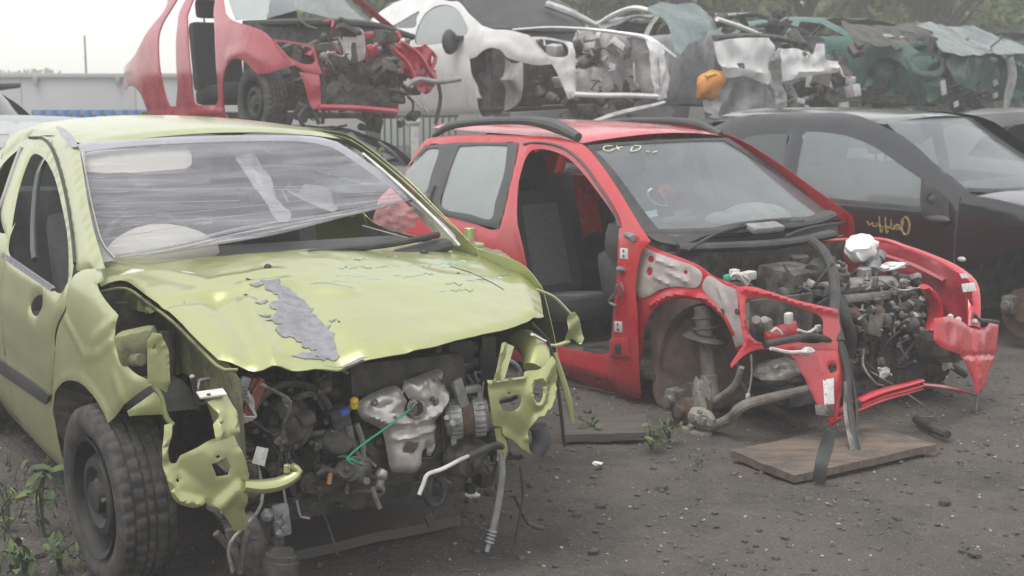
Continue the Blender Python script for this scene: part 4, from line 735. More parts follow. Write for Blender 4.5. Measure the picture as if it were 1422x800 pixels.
mk('hub_carrier', *join(blob(hb_ + [.06, -.0, .04], (.05, .045, .12), .35, 3, 3, 4), blob(hb_ + [.11, -.05, -.02], (.085, .035, .055), .3, 3, 3, 6), box(hb_ + [.12, -.085, -.01], (.10, .03, .04), eul(0, .2, .1), .01), *[bolt(hb_ + [.09 + .03 * i, -.09, -.05 + .04 * i], (0, -1, 0), .012, .02) for i in range(3)], box(hb_ + [.09, -.07, -.085], (.15, .07, .035), eul(0, .05, .1), .01)), M_DUSTY, r)
mk('stub_axle', *join(cyl(hb_ + [0, -.02, 0], hb_ + [.0, -.10, 0], .03, n=16), lathe([(.02, 0), (.06, .0), (.062, .03), (.03, .04)], hb_ + [0, -.03, 0], (0, -1, 0), 20)), M_RUST, r)
mk('lower_control_arm', *join(tube(R.pts(1, -.80, (962, 590), (988, 592), (1014, 581), (1036, 562)) + [np.array([.42, -.55, .30]), np.array([.40, -.40, .30])], [.022, .024, .024, .022, .02, .02], 10, .02), tube(R.pts(1, -.76, (975, 566), (1000, 552), (1020, 535), (1030, 510)), [.014, .016, .016, .014], 9, .02)), M_DUSTY, r)
mk('drive_shaft', *join(tube(R.pts(1, -.50, (990, 570), (1050, 560), (1110, 590)), .022, 9), tube(R.pts(1, -.35, (1050, 585), (1090, 605), (1130, 602)), [.03, .03, .045], 10)), M_DIRT, r)
mk('brake_hose', *tube(R.pts(1, -.62, (1022, 500), (1030, 530), (1050, 555), (1085, 560)), .012, 8), M_DIRT, r)
mk('brake_line_end', *join(tube(R.pts(1, -.64, (1043, 492), (1044, 520), (1040, 545)), .005, 6), blob(R.at(1039, 551, 1, -.64), (.013, .013, .022), .2)), M_PALE, r)
# near front corner: lamp frame, lower plate
F1 = Surf(0, lambda y, z: .64 - .30 * np.clip(-.45 - y, -.3, 1) - .25 * (z - .6), 1)
z7 = lambda *p: [(940 + a / 2.5, 300 + b / 2.5) for a, b in p]
panel('headlamp_frame', F1, R.uv(F1, *z7((205, 246), (260, 245), (320, 262), (430, 296), (556, 324), (560, 345), (578, 440), (570, 470), (480, 462), (380, 470), (300, 462), (240, 480), (190, 528), (186, 515), (215, 470), (232, 440), (222, 380), (215, 300))), M_RED, r, holes=[R.uv(F1, *z7((238, 292), (290, 284), (360, 296), (430, 320), (500, 350), (508, 400), (500, 438), (440, 440), (370, 432), (300, 440), (262, 420), (240, 370)))], res=.014, th=.004, corners=[0, 4, 6, 7, 12, 13], roll=.002, rr=.01, bump=addf(wrinkle(.002, 7, 5), creases([(R.uv(F1, *z7((230, 255), (320, 272), (430, 306), (550, 334))), .014, .012), (R.uv(F1, *z7((225, 300), (232, 380), (245, 430))), .010, .010)])))
lp = panel('lower_corner_plate', F1, R.uv(F1, *z7((390, 470), (480, 462), (572, 470), (580, 540), (575, 600), (560, 710), (536, 722), (520, 690), (485, 650), (450, 575), (420, 520))), M_RED, r, res=.014, th=.003, corners=[0, 2, 5, 6, 8], roll=.005, bump=addf(crumple(.004, 5, 2), creases([(R.uv(F1, *z7((480, 480), (510, 560), (520, 680))), .010, .012)])), holes=[R.uv(F1, *z7((528, 520), (550, 515), (556, 535), (535, 545)))])
F1b = Surf(0, lambda y, z: F1.g(y, z) + .012, 1)
panel('identification_label', F1b, R.uv(F1b, *z7((508, 570), (546, 562), (548, 652), (514, 655))), M_PAPER, lp, corners='all', res=.02, bump=wrinkle(.003, 30))
F1c = Surf(0, lambda y, z: F1.g(y, z) + .014, 1)
panel('barcode', F1c, R.uv(F1c, *z7((517, 585), (524, 584), (528, 640), (520, 642))), M_TRIM, lp, corners='all', res=.02)
panel('steel_tongue', F1b, R.uv(F1b, *z7((480, 655), (512, 655), (545, 655), (548, 690), (530, 695), (485, 690))), M_STEEL, lp, corners='all', res=.02)
mk('lamp_socket', *join(box(R.at(1062, 450, 0, .52), (.05, .05, .05), eul(.3, .2, 0), .01), cyl(R.at(1055, 456, 0, .50), R.at(1050, 444, 0, .55), .02)), M_DUSTY, r)
mk('lamp_bulb_holder', *join(box(R.at(1095, 442, 0, .52), (.03, .04, .05), eul(.1, 0, .3), .008), tube(R.pts(0, .52, (1070, 462), (1078, 456), (1086, 464)), .006, 6)), M_PALE, r)
mk('lamp_wire', *join(tube(R.pts(0, .54, (1108, 458), (1122, 462), (1135, 455), (1140, 460)), .007, 6), box(R.at(1136, 456, 0, .54), (.02, .03, .03), None, .004)), M_WHITEW, r)
mk('lamp_bay_plate', *box(R.at(1085, 462, 0, .48), (.02, .20, .07), eul(.1, -.2, 0), .008), M_RED, r)
mk('lamp_bay_back', *box(R.at(1085, 445, 0, .36), (.02, .40, .22), None, .01), M_DIRT, r)
mk('loom_conduit', *tube(R.pts(0, .60, (1062, 479), (1095, 472), (1130, 467), (1158, 478), (1172, 500)), .016, 9), M_HOSE, r)
mk('conduit_end', *join(tube(R.pts(0, .63, (1070, 484), (1095, 489), (1118, 488)), .008, 7), blob(R.at(1122, 488, 0, .64), (.02, .035, .02), .4, 3)), M_PALE, r)
# bumper beam, bent
def strip(car, P, w, t, m, par, name, up=(0, 0, 1), n=8): return mk(name, *tube(P, w, n, .03, t, up=up), m, par)
P = [R.at(x, y, 0, v) for x, y, v in ((1152, 586, .64), (1178, 570, .66), (1218, 552, .68), (1258, 541, .69), (1280, 535, .69))]
mk('bumper_beam', *join(tube([p + [0, 0, .022] for p in P], [.016, .026, .026, .022, .018], 8, .03, .45), tube([p - [0, 0, .016] for p in P], [.012, .022, .024, .020, .012], 8, .03, .5), tube(P, [.02, .024, .024, .024, .02], 8, .03, .35)), M_RED, r)
P = [R.at(x, y, 0, v) for x, y, v in ((1278, 534, .69), (1305, 537, .66), (1335, 543, .62), (1358, 549, .58))]
mk('bumper_beam', *tube(P, [.02, .024, .022, .012], 8, .03, .5), M_REDD, r)
mk('beam_clip', *join(box(R.at(1190, 562, 0, .70), (.02, .05, .03), eul(.2, 0, 0), .006), tube(R.pts(0, .69, (1180, 548), (1176, 556), (1186, 560)), .005, 6)), M_PLAST, r)
# far corner
F2 = Surf(0, lambda y, z: .58 - .28 * np.clip(y - .45, -.3, 1) - .2 * (z - .6), 1)
z8 = lambda *p: [(1120 + a / 2.58, 310 + b / 2.58) for a, b in p]
panel('far_corner_plate', F2, R.uv(F2, *z8((460, 340), (510, 335), (560, 352), (598, 378), (650, 372), (660, 352), (692, 350), (692, 385), (688, 420), (682, 475), (660, 530), (640, 590), (610, 612), (600, 560), (575, 500), (560, 470), (500, 450), (460, 420))), M_RED, r, corners=[0, 3, 4, 5, 6, 9, 12, 15, 17], res=.014, th=.003, roll=.006, bump=addf(crumple(.004, 5, 7), creases([(R.uv(F2, *z8((600, 385), (605, 470), (620, 560))), .014, .012), (R.uv(F2, *z8((560, 475), (685, 470))), -.012, .008)])))
FW = Surf(1, lambda x, z: .66 - .12 * np.clip(x / .6, 0, 1.3) ** 2, -1)
panel('far_inner_wing', FW, R.uv(FW, (1150, 336), (1225, 337), (1290, 358), (1325, 375), (1347, 390), (1352, 415), (1350, 450), (1300, 450), (1285, 420), (1240, 390), (1160, 360)), M_REDD, r, corners=[0, 6, 7], res=.03, th=.004, roll=.004, bump=crumple(.02, 5, 6))
P = [R.at(x, y, 0, v) for x, y, v in ((1140, 334, -.35), (1220, 333, -.2), (1258, 344, .0), (1290, 356, .15), (1325, 373, .3), (1347, 392, .42), (1352, 420, .5), (1352, 455, .55))]
mk('far_wing_edge', *tube(P, [.012, .018, .022, .022, .026, .036, .04, .036], 9, .04, .6), M_RED, r)
P2 = [p + np.array([.02, -.10, -.05]) for p in P[1:5]]; mk('far_wing_flange', *tube(P2, .018, 8, .04, .6), M_REDD, r)
fp = F2; panel('white_sticker', Surf(0, lambda y, z: F2.g(y, z) + .02, 1), R.uv(F2, *z8((545, 215), (592, 210), (600, 240), (552, 245))), M_PAPER, r, corners='all', res=.02); panel('white_sticker', Surf(0, lambda y, z: F2.g(y, z) + .02, 1), R.uv(F2, *z8((538, 180), (560, 176), (578, 192), (548, 196))), M_PAPER, r, corners='all', res=.02)
mk('wing_bracket', *join(tube(R.pts(0, .40, (1283, 398), (1296, 415), (1299, 440), (1290, 460)), [.03, .045, .045, .03], 10, .03, .5)), M_RED, r)
mk('corner_bolts', *join(*[blob(R.at(x, y, 0, .56), (.014, .02, .016), .3, 3, 1) for x, y in ((1320, 440), (1331, 444), (1354, 446))]), M_PALE, r)
mk('torn_bracket', *tube(R.pts(0, .56, (1352, 436), (1360, 444), (1376, 446), (1386, 448)), .010, 7), M_DIRT, r)
mk('hanging_cable', *tube([R.at(x, y, 0, .60) for x, y in ((1358, 545), (1355, 570), (1350, 600), (1345, 622))], [.008, .006, .005, .008], 6), M_GREY, r)
mk('white_tag', *tube(R.pts(0, .58, (1362, 515), (1361, 530)), .012, 6, .01, .3), M_PAPER, r)
# engine
E_ = empty('engine', (0, 0, 0)); E_.parent = r
e = lambda x, y, v=.22: R.at(x, y, 0, v)
mk('valve_cover', *join(tube([e(1140, 402), e(1185, 396), e(1235, 392)], [.055, .06, .055], 14, .04, .6), box(e(1190, 412, .25), (.08, .42, .04), eul(-.03, 0, 0), .01), *[bolt(e(1150 + 22 * i, 402 - 2 * i, .28), (.3, 0, 1), .010, .02) for i in range(5)], cyl(e(1200, 388, .22), e(1200, 372, .22), .035), cyl(e(1168, 378, .20), e(1168, 368, .20), .03)), M_ALU, E_)
mk('exhaust_manifold', *join(tube([e(1150, 430, .25), e(1190, 440, .33), e(1205, 470, .34)], .028, 9), tube([e(1215, 425, .25), e(1222, 440, .33), e(1210, 470, .34)], .028, 9), tube([e(1180, 428, .25), e(1200, 445, .34)], .028, 9), box(e(1195, 440, .24), (.06, .34, .09), None, .02)), M_RUST, E_)
mk('cylinder_block', *join(box(e(1200, 470, .14), (.22, .42, .30), None, .03), *[box(e(1165 + 14 * i, 480, .26), (.03, .014, .20), None, .005) for i in range(6)], box(e(1225, 500, .18), (.2, .3, .16), None, .03)), M_DIRT, E_)
mk('water_pump', *join(blob(e(1268, 435, .28), (.05, .065, .05), .4, 3, 3, 2), cyl(e(1262, 425, .26), e(1275, 445, .34), .03), box(e(1275, 425, .28), (.04, .06, .05), eul(.4, .2, 0), .012)), M_ALU, E_)
al = mk('alternator', *join(lathe([(.02, -.06), (.06, -.05), (.066, -.02), (.062, 0), (.066, .02), (.06, .05), (.02, .06)], e(1278, 470, .30), (.5, .8, .1), 26), *[box(e(1278, 470, .30) + basis((.5, .8, .1)) @ np.array([.067 * math.cos(a), .067 * math.sin(a), h]), (.009, .009, .03), basis((.5, .8, .1)) @ np.array(Matrix.Rotation(a, 3, 'Z')), .002) for a in np.linspace(0, 6.28, 17)[:16] for h in (-.035, .035)]), M_STEEL, E_)
mk('curved_hose', *tube([e(1245, 385, .25), e(1268, 390, .28), e(1283, 410, .30), e(1288, 435, .30), e(1284, 455, .28)], .022, 10), M_HOSE, E_)
mk('radiator_hose', *tube([e(1165, 415, .28), e(1172, 440, .34), e(1180, 470, .34), e(1176, 500, .3)], .034, 11), M_HOSE, E_)
mk('air_hose', *tube([R.at(x, y, 0, v) for x, y, v in ((1128, 336, -.1), (1142, 348, .1), (1155, 375, .3), (1160, 410, .45), (1158, 440, .55), (1166, 475, .62))], .026, 10), M_HOSE, E_)
mk('air_box', *join(box(e(1100, 395, .0), (.25, .26, .18), eul(0, .1, 0), .03), cyl(e(1140, 370, .05), e(1128, 380, .1), .05), cyl(e(1110, 365, -.1), e(1110, 355, -.1), .05)), M_DIRT, E_)
mk('oil_sump', *join(box(e(1250, 508, .16), (.24, .34, .12), None, .03), lathe([(.03, 0), (.08, .02), (.085, .06), (.05, .09)], e(1215, 515, .20), (1, .2, 0), 20)), M_DIRT, E_)
mk('gearbox', *join(lathe([(.03, .05), (.09, .04), (.12, 0), (.13, -.1)], e(1165, 500, .15), (1, -.2, .1), 26), box(e(1150, 510, .1), (.2, .2, .2), None, .04)), M_DIRT, E_)
for (x, y, q) in ((1228, 517, 1), (1314, 508, 2)): mk('broken_plastic_clip', *join(blob(e(x, y, .42), (.012, .035, .028), .8, 4, 2, q), tube([e(x - 8, y - 6, .42), e(x + 4, y, .42), e(x + 10, y + 4, .42)], .006, 6)), M_PALE, E_)
mk('radiator_remains', *join(box(e(1310, 500, .30), (.05, .30, .08), eul(.2, .1, 0), .015), tube([e(1285, 500, .35), e(1315, 505, .38), e(1340, 520, .38)], .02, 8)), M_DIRT, E_)
# bin-bag wrapped pipe end
mk('plastic_bag', *join(blob(e(1196, 344, .12), (.075, .085, .065), .25, 2.5, 3, 7, eul(.3, .3, 0)), blob(e(1240, 370, .2), (.03, .10, .02), .7, 4, 3, 8)), M_BAG, E_)
mk('bag_neck', *join(tube([e(1204, 352, .14), e(1212, 364, .16), e(1212, 376, .18)], [.05, .045, .035], 12), cyl(e(1220, 358, .17), e(1224, 350, .17), .03)), M_GREY, E_)
mk('connector_bundle', *join(box(R.at(1038, 383, 0, .05), (.05, .10, .04), eul(0, 0, .3), .008), box(R.at(1020, 381, 0, .0), (.04, .04, .05), None, .008)), M_PALE, E_)
loom(R, [R.at(x, y, 0, v) for x, y, v in ((1012, 388, .05), (1022, 378, .08), (1032, 384, .1), (1038, 395, .1))], .008, 7, .005, M_WHITEW, 'wiring_loom', E_, 11)
mk('green_connector', *box(R.at(1010, 386, 0, .05), (.03, .04, .03), eul(0, 0, .4), .006), M_GREENW, E_)
clutter(R, (-.25, -.42, .45), (.26, .50, .74), 60, 41, M_DIRT, 'engine_bay_parts', par=E_, smax=.13)
clutter(R, (.0, -.40, .25), (.40, .5, .60), 40, 42, M_DIRT, 'engine_bay_parts', par=E_, smax=.11)
clutter(R, (.1, -.2, .30), (.38, .42, .74), 60, 43, M_STEEL, 'engine_fittings', 'bct', par=E_, smin=.015, smax=.06)
clutter(R, (.05, -.40, .30), (.40, .45, .74), 26, 44, M_HOSE, 'engine_hoses', 't', par=E_)
clutter(R, (.15, -.1, .35), (.38, .42, .74), 36, 45, M_ALU, 'engine_fittings', 'bc', par=E_, smin=.012, smax=.05)
mk('front_subframe', *join(box((.10, 0, .20), (.30, .85, .08), None, .03), tube([(-.3, -.42, .26), (.50, -.46, .36)], .04, 8, .05), tube([(-.3, .42, .26), (.50, .46, .36)], .04, 8, .05)), M_DIRT, r)
wl = mk('splash_guard', *blob(R.at(1085, 515, 0, .30), (.12, .14, .06), .25, 2, 3, 3), M_STEEL, r)
# long torn strips hanging at the near corner down to the ground
mk('torn_loom', *join(tube([R.at(x, y, 0, v) for x, y, v in ((1166, 475, .62), (1176, 520, .68), (1180, 570, .74), (1186, 610, .80), (1192, 648, .86))], [.018, .018, .016, .02, .025], 9), tube([R.at(x, y, 0, v) for x, y, v in ((1172, 480, .64), (1186, 540, .70), (1190, 600, .78), (1180, 640, .86))], .008, 7)), M_HOSE, r)
mk('torn_fabric_strip', *tube([R.at(x, y, 0, v) for x, y, v in ((1174, 530, .70), (1178, 575, .74), (1188, 620, .82), (1194, 655, .88))], [.01, .03, .04, .03], 8, .03, .25), M_STEEL, r)
wheel(r, (.02, .66, .33), sg=1)
for cx in (-2.442,): wheel(r, (cx, -.74, .395)); wheel(r, (cx, .74, .395), sg=1)
# ================================================================== plain hatch builder (parked black car, lower tier of the stack)
def hatch(car, m, crush=None, glassm=None, three=False, wheels=True, front=True, res=.07, side_holes=True, fenders=True):
    r = car.root; D = crush; gm = glassm
    sil = [(-.42, .20), (-.42, .95), (-.50, .985), (-.62, 1.075), (-.85, 1.235), (-1.13, 1.385), (-1.4, 1.412), (-1.8, 1.415), (-2.25, 1.39), (-2.52, 1.31), (-2.80, 1.15), (-2.98, .95), (-3.08, .70), (-3.10, .45), (-3.06, .22), (-2.84, .20)] + arc(-2.442, .30, .345, -12, 192, 8) + [(-2.04, .17), (-1.2, .15)]
    cn = [0, 1, 2, 14, 15, 16, 23, 24]
    hs = [H_FDOOR, H_RDOOR] if not three else [[(-.60, .965), (-.85, 1.13), (-1.10, 1.28), (-1.28, 1.325), (-1.66, 1.335), (-1.70, .985)], [(-1.80, .99), (-1.78, 1.33), (-2.05, 1.30), (-2.24, 1.20), (-2.36, 1.03)]]
    for sg in (-1, 1):
        Sx = side(sg); panel('body_side', Sx, sil, m, r, holes=hs if side_holes else [], corners=cn, hc='all', res=res, disp=D, roll=.008, rr=.03)
        if fenders: panel('front_fender', Sx, O_FENDER, m, r, corners=C_FENDER, res=res * .7, disp=D)
        if gm:
            for h in hs: panel('side_window', Sx, h, gm, r, corners='all', res=.12, th=.004, off=-.006, disp=D)
    roof_panel(car, m, res=res) if D is None else panel('roof', ROOF, [(-1.07, 0), (-1.15, .53), (-2.2, .53), (-2.6, .46), (-2.6, -.46), (-2.2, -.53), (-1.15, -.53)], m, r, res=res, corners='all', disp=D)
    if front: panel('hood', HOOD, [(-.34, -.3), (-.46, -.64), (0, -.66), (.35, -.62), (.58, -.45), (.66, 0), (.58, .45), (.35, .62), (0, .66), (-.46, .64), (-.34, .3), (-.30, 0)], m, r, res=res, disp=D)
    if gm: panel('windscreen', WS, [(-.66, .98), (-.52, 1.36), (0, 1.39), (.52, 1.36), (.66, .98), (0, .955)], gm, r, corners=[0, 1, 3, 4], res=.1, th=.004, disp=D)
    panel('tailgate', Surf(0, lambda y, z: -3.08 + .10 * (y / .65) ** 2 + np.clip(z - .9, 0, None) * .95, -1), [(-.62, .25), (-.66, .9), (-.50, 1.33), (.50, 1.33), (.66, .9), (.62, .25)], m, r, corners='all', res=.1, disp=D)
    mk('floor_pan', *box((-1.3, 0, .22), (3.0, 1.35, .04), None, .01), M_DIRT, r)
    if wheels:
        for x in (0, -2.442):
            for sg in (-1, 1): wheel(r, (x, sg * .73, .295), sg=sg)
# ------------------------------------------------------------------ black car on the right
B = Car('parked_car', 'black three-door car with yellow writing on its door', 'car', (3.60, 9.0, -.06, -48))
r = B.root; ub = lambda *p: B.uv(S, *p)
zb = lambda *p: [(1000 + a / 3.37, 150 + b / 3.37) for a, b in p]
fw = zb((395, 107), (480, 111), (600, 131), (720, 181), (850, 271), (938, 330), (944, 463), (800, 449), (540, 425), (430, 412), (345, 385), (358, 290))
qw = zb((82, 150), (160, 126), (312, 120), (296, 200), (280, 262), (270, 330), (150, 300), (60, 240))
wsl = ub(*zb((845, 122), (920, 180), (1000, 255), (1120, 350), (1200, 428)))
sil = [(-.42, .20)] + [(-.42, .93)] + wsl[::-1] + [(-1.4, 1.412), (-1.8, 1.415), (-2.25, 1.39), (-2.52, 1.31), (-2.80, 1.15), (-2.98, .95), (-3.08, .70), (-3.10, .45), (-3.06, .22), (-2.84, .20)] + arc(-2.442, .30, .345, -12, 192, 8) + [(-2.04, .17), (-1.2, .15)]
bs = panel('body_side', S, sil, M_BLACK, r, holes=[ub(*fw), ub(*qw)], corners=[0, 1, 2, 6, 15, 16, 17, 24], hc=[0, 5, 6, 10], res=.04, roll=.01, rr=.03, bump=creases([(ub((1100, 345), (1200, 352), (1320, 372)), .006, .03)]))
panel('door_window', S, ub(*zb((392, 103), (480, 107), (600, 127), (720, 177), (852, 266), (943, 327), (949, 467), (800, 453), (540, 429), (430, 416), (340, 389), (354, 290))), M_GLASS, r, res=.08, th=.004, off=-.006, corners=[0, 5, 6, 10])
panel('quarter_window', S, ub(*zb((80, 148), (160, 122), (315, 116), (299, 200), (283, 262), (273, 334), (150, 304), (56, 242))), M_GLASSD, r, res=.08, th=.004, off=-.006, corners=[2, 5])
panel('window_moulding', S, ub(*zb((350, 382), (430, 412), (540, 425), (800, 449), (946, 466), (946, 480), (800, 464), (540, 440), (430, 428), (348, 398))), M_TRIM, r, off=.006, th=.008, corners=[0, 4, 5, 9], res=.04)
panel('mirror_base', S, ub(*zb((945, 325), (985, 350), (1040, 405), (1075, 440), (1072, 520), (1040, 540), (960, 525), (945, 490))), M_PLAST, r, off=.012, th=.02, res=.03, corners=[0, 3, 5, 7], holes=[ub(*zb(*el(990, 428, 22, 26, 8)))])
mk('mirror_stub', *blob(S.lift(ub((1305, 305)))[0] + [0, -.02, 0], (.09, .03, .03), .2, 2, 2), M_PLAST, r)
panel('front_fender', S, O_FENDER, M_BLACK, r, corners=C_FENDER, res=.04, off=.002)
mk('door_gap', *tube(np.array(S.lift([(-.42, .93), (-.425, .7), (-.425, .45), (-.42, .25)])), .005, 6, .05), M_PLAST, r)
panel('far_body_side', L_, [(-.42, .20), (-.42, .95), (-.62, 1.075), (-.85, 1.235), (-1.13, 1.385), (-1.8, 1.415), (-2.25, 1.39), (-2.52, 1.31), (-2.98, .95), (-3.10, .45), (-3.06, .22), (-2.84, .20)] + arc(-2.442, .30, .345, -12, 192, 8) + [(-2.04, .17)], M_BLACK, r, holes=[H_FDOOR, H_RDOOR], corners=[0, 1, 11, 12, 19], hc='all', res=.08)
panel('far_fender', L_, O_FENDER, M_BLACK, r, corners=C_FENDER, res=.06)
roof_panel(B, M_BLACK, res=.06); rear_end(B, M_BLACK); cabin(B)
panel('hood', HOOD, [(-.34, -.3), (-.46, -.66), (0, -.68), (.30, -.62), (.52, -.45), (.60, 0), (.52, .45), (.30, .62), (0, .68), (-.46, .66), (-.34, .3), (-.30, 0)], M_BLACK, r, res=.05, roll=.012)
panel('windscreen', WS, [(-.67, .97), (-.60, 1.15), (-.53, 1.37), (0, 1.40), (.53, 1.37), (.60, 1.15), (.67, .97), (0, .945)], M_WSCR, r, corners=[0, 2, 4, 6], res=.06, th=.005)
mk('wiper_scuttle', *tube([(-.53, -.66, .955), (-.38, -.35, .94), (-.32, 0, .94), (-.38, .35, .94), (-.53, .66, .955)], .05, 8, .06, .5, up=(1, 0, 0)), M_PLAST, r)
seat(r, (-1.35, -.36, .42), M_SEAT, M_SEAT); seat(r, (-1.35, .36, .42), M_SEAT, M_SEAT)
wheel(r, (-2.442, -.74, .295)); wheel(r, (-2.442, .74, .295), sg=1); brake(r, (0, -.70, .26), (0, -1, 0), .15)
panel('front_bumper', Surf(0, lambda y, z: .70 - .26 * (y / .75) ** 2 - .05 * (z - .4), 1), [(-.74, .18), (-.74, .60), (-.4, .66), (.4, .66), (.74, .60), (.74, .18)], M_BLACK, r, holes=[[(-.45, .24), (-.45, .36), (.45, .36), (.45, .24)]], corners='all', hc='all', res=.07, th=.006)
for sg in (-1, 1): panel('headlamp', Surf(0, lambda y, z: .60 - .55 * np.clip(abs(y) - .4, 0, 1), 1), [(sg * .42, .64), (sg * .66, .68), (sg * .70, .80), (sg * .46, .74)], M_GLASSD, r, corners='all', res=.06, th=.01)
wheel(r, (0, .74, .295), sg=1)
mk('side_repeater', *blob(S.lift(ub((1336, 360)))[0] + [0, -.004, 0], (.03, .008, .016), .05), M_PALE, r)
# mirrored handwriting on the door
ws_ = Surf(1, lambda x, z: S.g(x, z) - .004, -1)
T = lambda pts: [(1140 + a / 8.8875, 270 + b / 8.8875) for a, b in pts]
ink(B, ws_, [T(((1010, 385), (1020, 310), (1050, 280), (1085, 330), (1095, 400), (1070, 490), (1030, 490), (1000, 430), (1000, 340), (1015, 300))), T(((975, 390), (935, 375), (930, 430), (960, 430), (965, 395), (985, 440)))], .0075, M_YEL, r, k=1, d=-.001)
ink(B, ws_, [T(((905, 380), (905, 430), (870, 420))), T(((865, 310), (865, 410), (835, 400))), T(((795, 280), (800, 400), (815, 480), (835, 420), (790, 390))), T(((720, 270), (730, 400), (745, 470), (765, 410), (710, 380))), T(((690, 350), (690, 395), (640, 385), (640, 345), (600, 380), (570, 330)))], .0055, M_YEL, r, k=1, d=-.001)

# ================================================================== stack: lower tier of dark bodies, upper tier of four wrecks
def crushed(amp, seed, zmax):
    def f(P):
        P = P.copy(); P[:, 2] = np.where(P[:, 2] > .8, .8 + (P[:, 2] - .8) * zmax, P[:, 2])
        for i in range(len(P)):
            n = noise.noise_vector(Vector(P[i] * 2.5) + Vector((seed, 0, 0))); P[i] += amp * np.array(n)
        return P
    return f
low = [('dark green crushed car under the red stripped hatchback', (-1.25, 11.95, -.05, -56), M_DGREEN, 'b'), ('black crushed car under the white wreck', (1.75, 13.3, -.05, -54), M_BLACK, None), ('grey crushed car under the pale torn front clip', (4.0, 15.0, -.05, -52), M_GREY, None), ('dark crushed car under the teal wreck', (6.4, 16.6, -.05, -50), M_BLACK, None)]
for i, (lb, ps, m_, g) in enumerate(low):
    c = Car('crushed_car', lb, 'car', ps, 'lower tier of stacked cars'); hatch(c, m_, crushed(.05, i * 5, .62 if i == 0 else .5), M_GLASSD if i == 0 else None, wheels=False, res=.09); roof_z = None
    if i == 0:
        mk('screen_edge', *tube([c.at(525, 198, 0, -.8), c.at(545, 212, 0, -.7), c.at(562, 230, 0, -.6)], .02, 7, .05), M_GREY, c.root)
        mk('yellow_trim', *tube([c.at(500, 232, 0, -.72), c.at(520, 218, 0, -.72), c.at(532, 206, 0, -.72)], [.02, .035, .02], 7, .05), mat('yellow_green_plastic', (.30, .34, .06), .5), c.root)
# ------------------------------------------------------------------ red stripped hatch on top
S1 = Car('wrecked_car', 'red stripped five-door hatchback on top of the stack, doors missing', 'car', (-1.40, 11.85, 1.07, -55.4), 'wrecks on the upper tier', (-.02, -.016))
r = S1.root; z1 = lambda *p: [(150 + a / 2.902, b / 2.902) for a, b in p]; u1 = lambda *p: S1.uv(S, *z1(*p))
o1 = u1((470, 50), (500, 80), (600, 115), (660, 160), (720, 225), (750, 262), (640, 296), (600, 300), (580, 280), (550, 250), (510, 237), (480, 260), (462, 320), (465, 440), (480, 475)) + u1((320, 478), (172, 480), (150, 430), (125, 372), (92, 346), (68, 362), (56, 350), (58, 290), (100, 230), (170, 110), (235, 20)) + [(-2.3, 1.39), (-1.8, 1.415), (-1.4, 1.412), (-1.13, 1.385), (-.85, 1.235), (-.62, 1.075)]
h1a = [(-1.56, 1.33), (-1.74, 1.32)] + u1((250, 40), (218, 95), (200, 180), (208, 290), (230, 392), (248, 426), (272, 428), (278, 340), (272, 240), (276, 120), (286, 50))
h1b = u1((318, 60), (318, 130), (322, 200), (332, 300), (346, 412), (390, 425), (438, 415), (440, 330), (430, 200), (428, 120), (424, 50)) + [(-.95, 1.22), (-1.12, 1.30), (-1.30, 1.335), (-1.42, 1.33)]
panel('body_side', S, o1, M_REDD if 0 else paint('pale_red_paint', (.36, .018, .04), (.40, .14, .15), .35), r, holes=[h1a, h1b], corners=[3, 5, 6, 7, 14, 16, 20, 21], hc=[0, 5, 8, 10], res=.03, th=.012, roll=.003, rr=.02, bump=addf(wrinkle(.003, 5, 4), creases([(u1((490, 225), (560, 200), (620, 240)), .014, .05), (u1((180, 470), (460, 455)), .02, .03)])))
M_PRED = MATS['pale_red_paint']
panel('far_side', L_, [(-.42, .95), (-.62, 1.075), (-.85, 1.235), (-1.13, 1.385), (-1.8, 1.415), (-2.25, 1.39), (-2.52, 1.31), (-2.98, .95), (-3.10, .45), (-2.84, .20)] + arc(-2.442, .30, .345, -12, 192, 8) + [(-2.04, .17), (-.40, .17)], M_PRED, r, holes=[[(-.60, .30), (-.58, .95), (-.85, 1.13), (-1.10, 1.28), (-1.42, 1.33), (-1.42, .30)], [(-1.55, .30), (-1.53, 1.33), (-2.05, 1.29), (-2.33, 1.03), (-2.2, .75), (-2.0, .30)]], corners='all', hc='all', res=.08)
roof_panel(S1, M_PRED, res=.08); mk('floor_pan', *box((-1.5, 0, .20), (2.4, 1.36, .05), None, .01), M_DIRT, r)
mk('firewall', *box((-.36, 0, .60), (.03, 1.36, .72), None, .008), M_DIRT, r)
seat(r, (-1.35, -.36, .38), M_SEAT, M_SEAT, rec=.18); seat(r, (-1.35, .36, .38), M_SEAT, M_SEAT)
wheel(r, (-.02, -.68, .30)); 
panel('windscreen', WS, [(-.66, .98), (-.52, 1.36), (0, 1.39), (.52, 1.36), (.66, .98), (.2, 1.0), (-.1, 1.08), (-.4, 1.0)], M_GLASS, r, corners='all', res=.06, th=.005)
p1 = lambda v, *q: [S1.at(*x, 0, v) for x in z1(*q)]
mk('scuttle', *tube([S1.at(*z1((x, y))[0], 0, v) for x, y, v in ((560, 95, -.4), (800, 90, -.3), (1050, 100, -.25), (1230, 150, -.2))], [.04, .05, .05, .04], 9, .06, .7), M_PLAST, r)
F3 = Surf(0, lambda y, z: .58 - .2 * np.clip(-y - .4, 0, 1), 1); f3 = lambda *p: S1.uv(F3, *z1(*p))
panel('headlamp_frame', F3, f3((660, 158), (730, 165), (830, 185), (850, 260), (860, 300), (800, 290), (745, 262), (700, 225)), M_PRED, r, holes=[f3((680, 172), (760, 178), (822, 200), (832, 250), (790, 258), (730, 228))], res=.025, th=.004, corners=[0, 2, 3, 6])
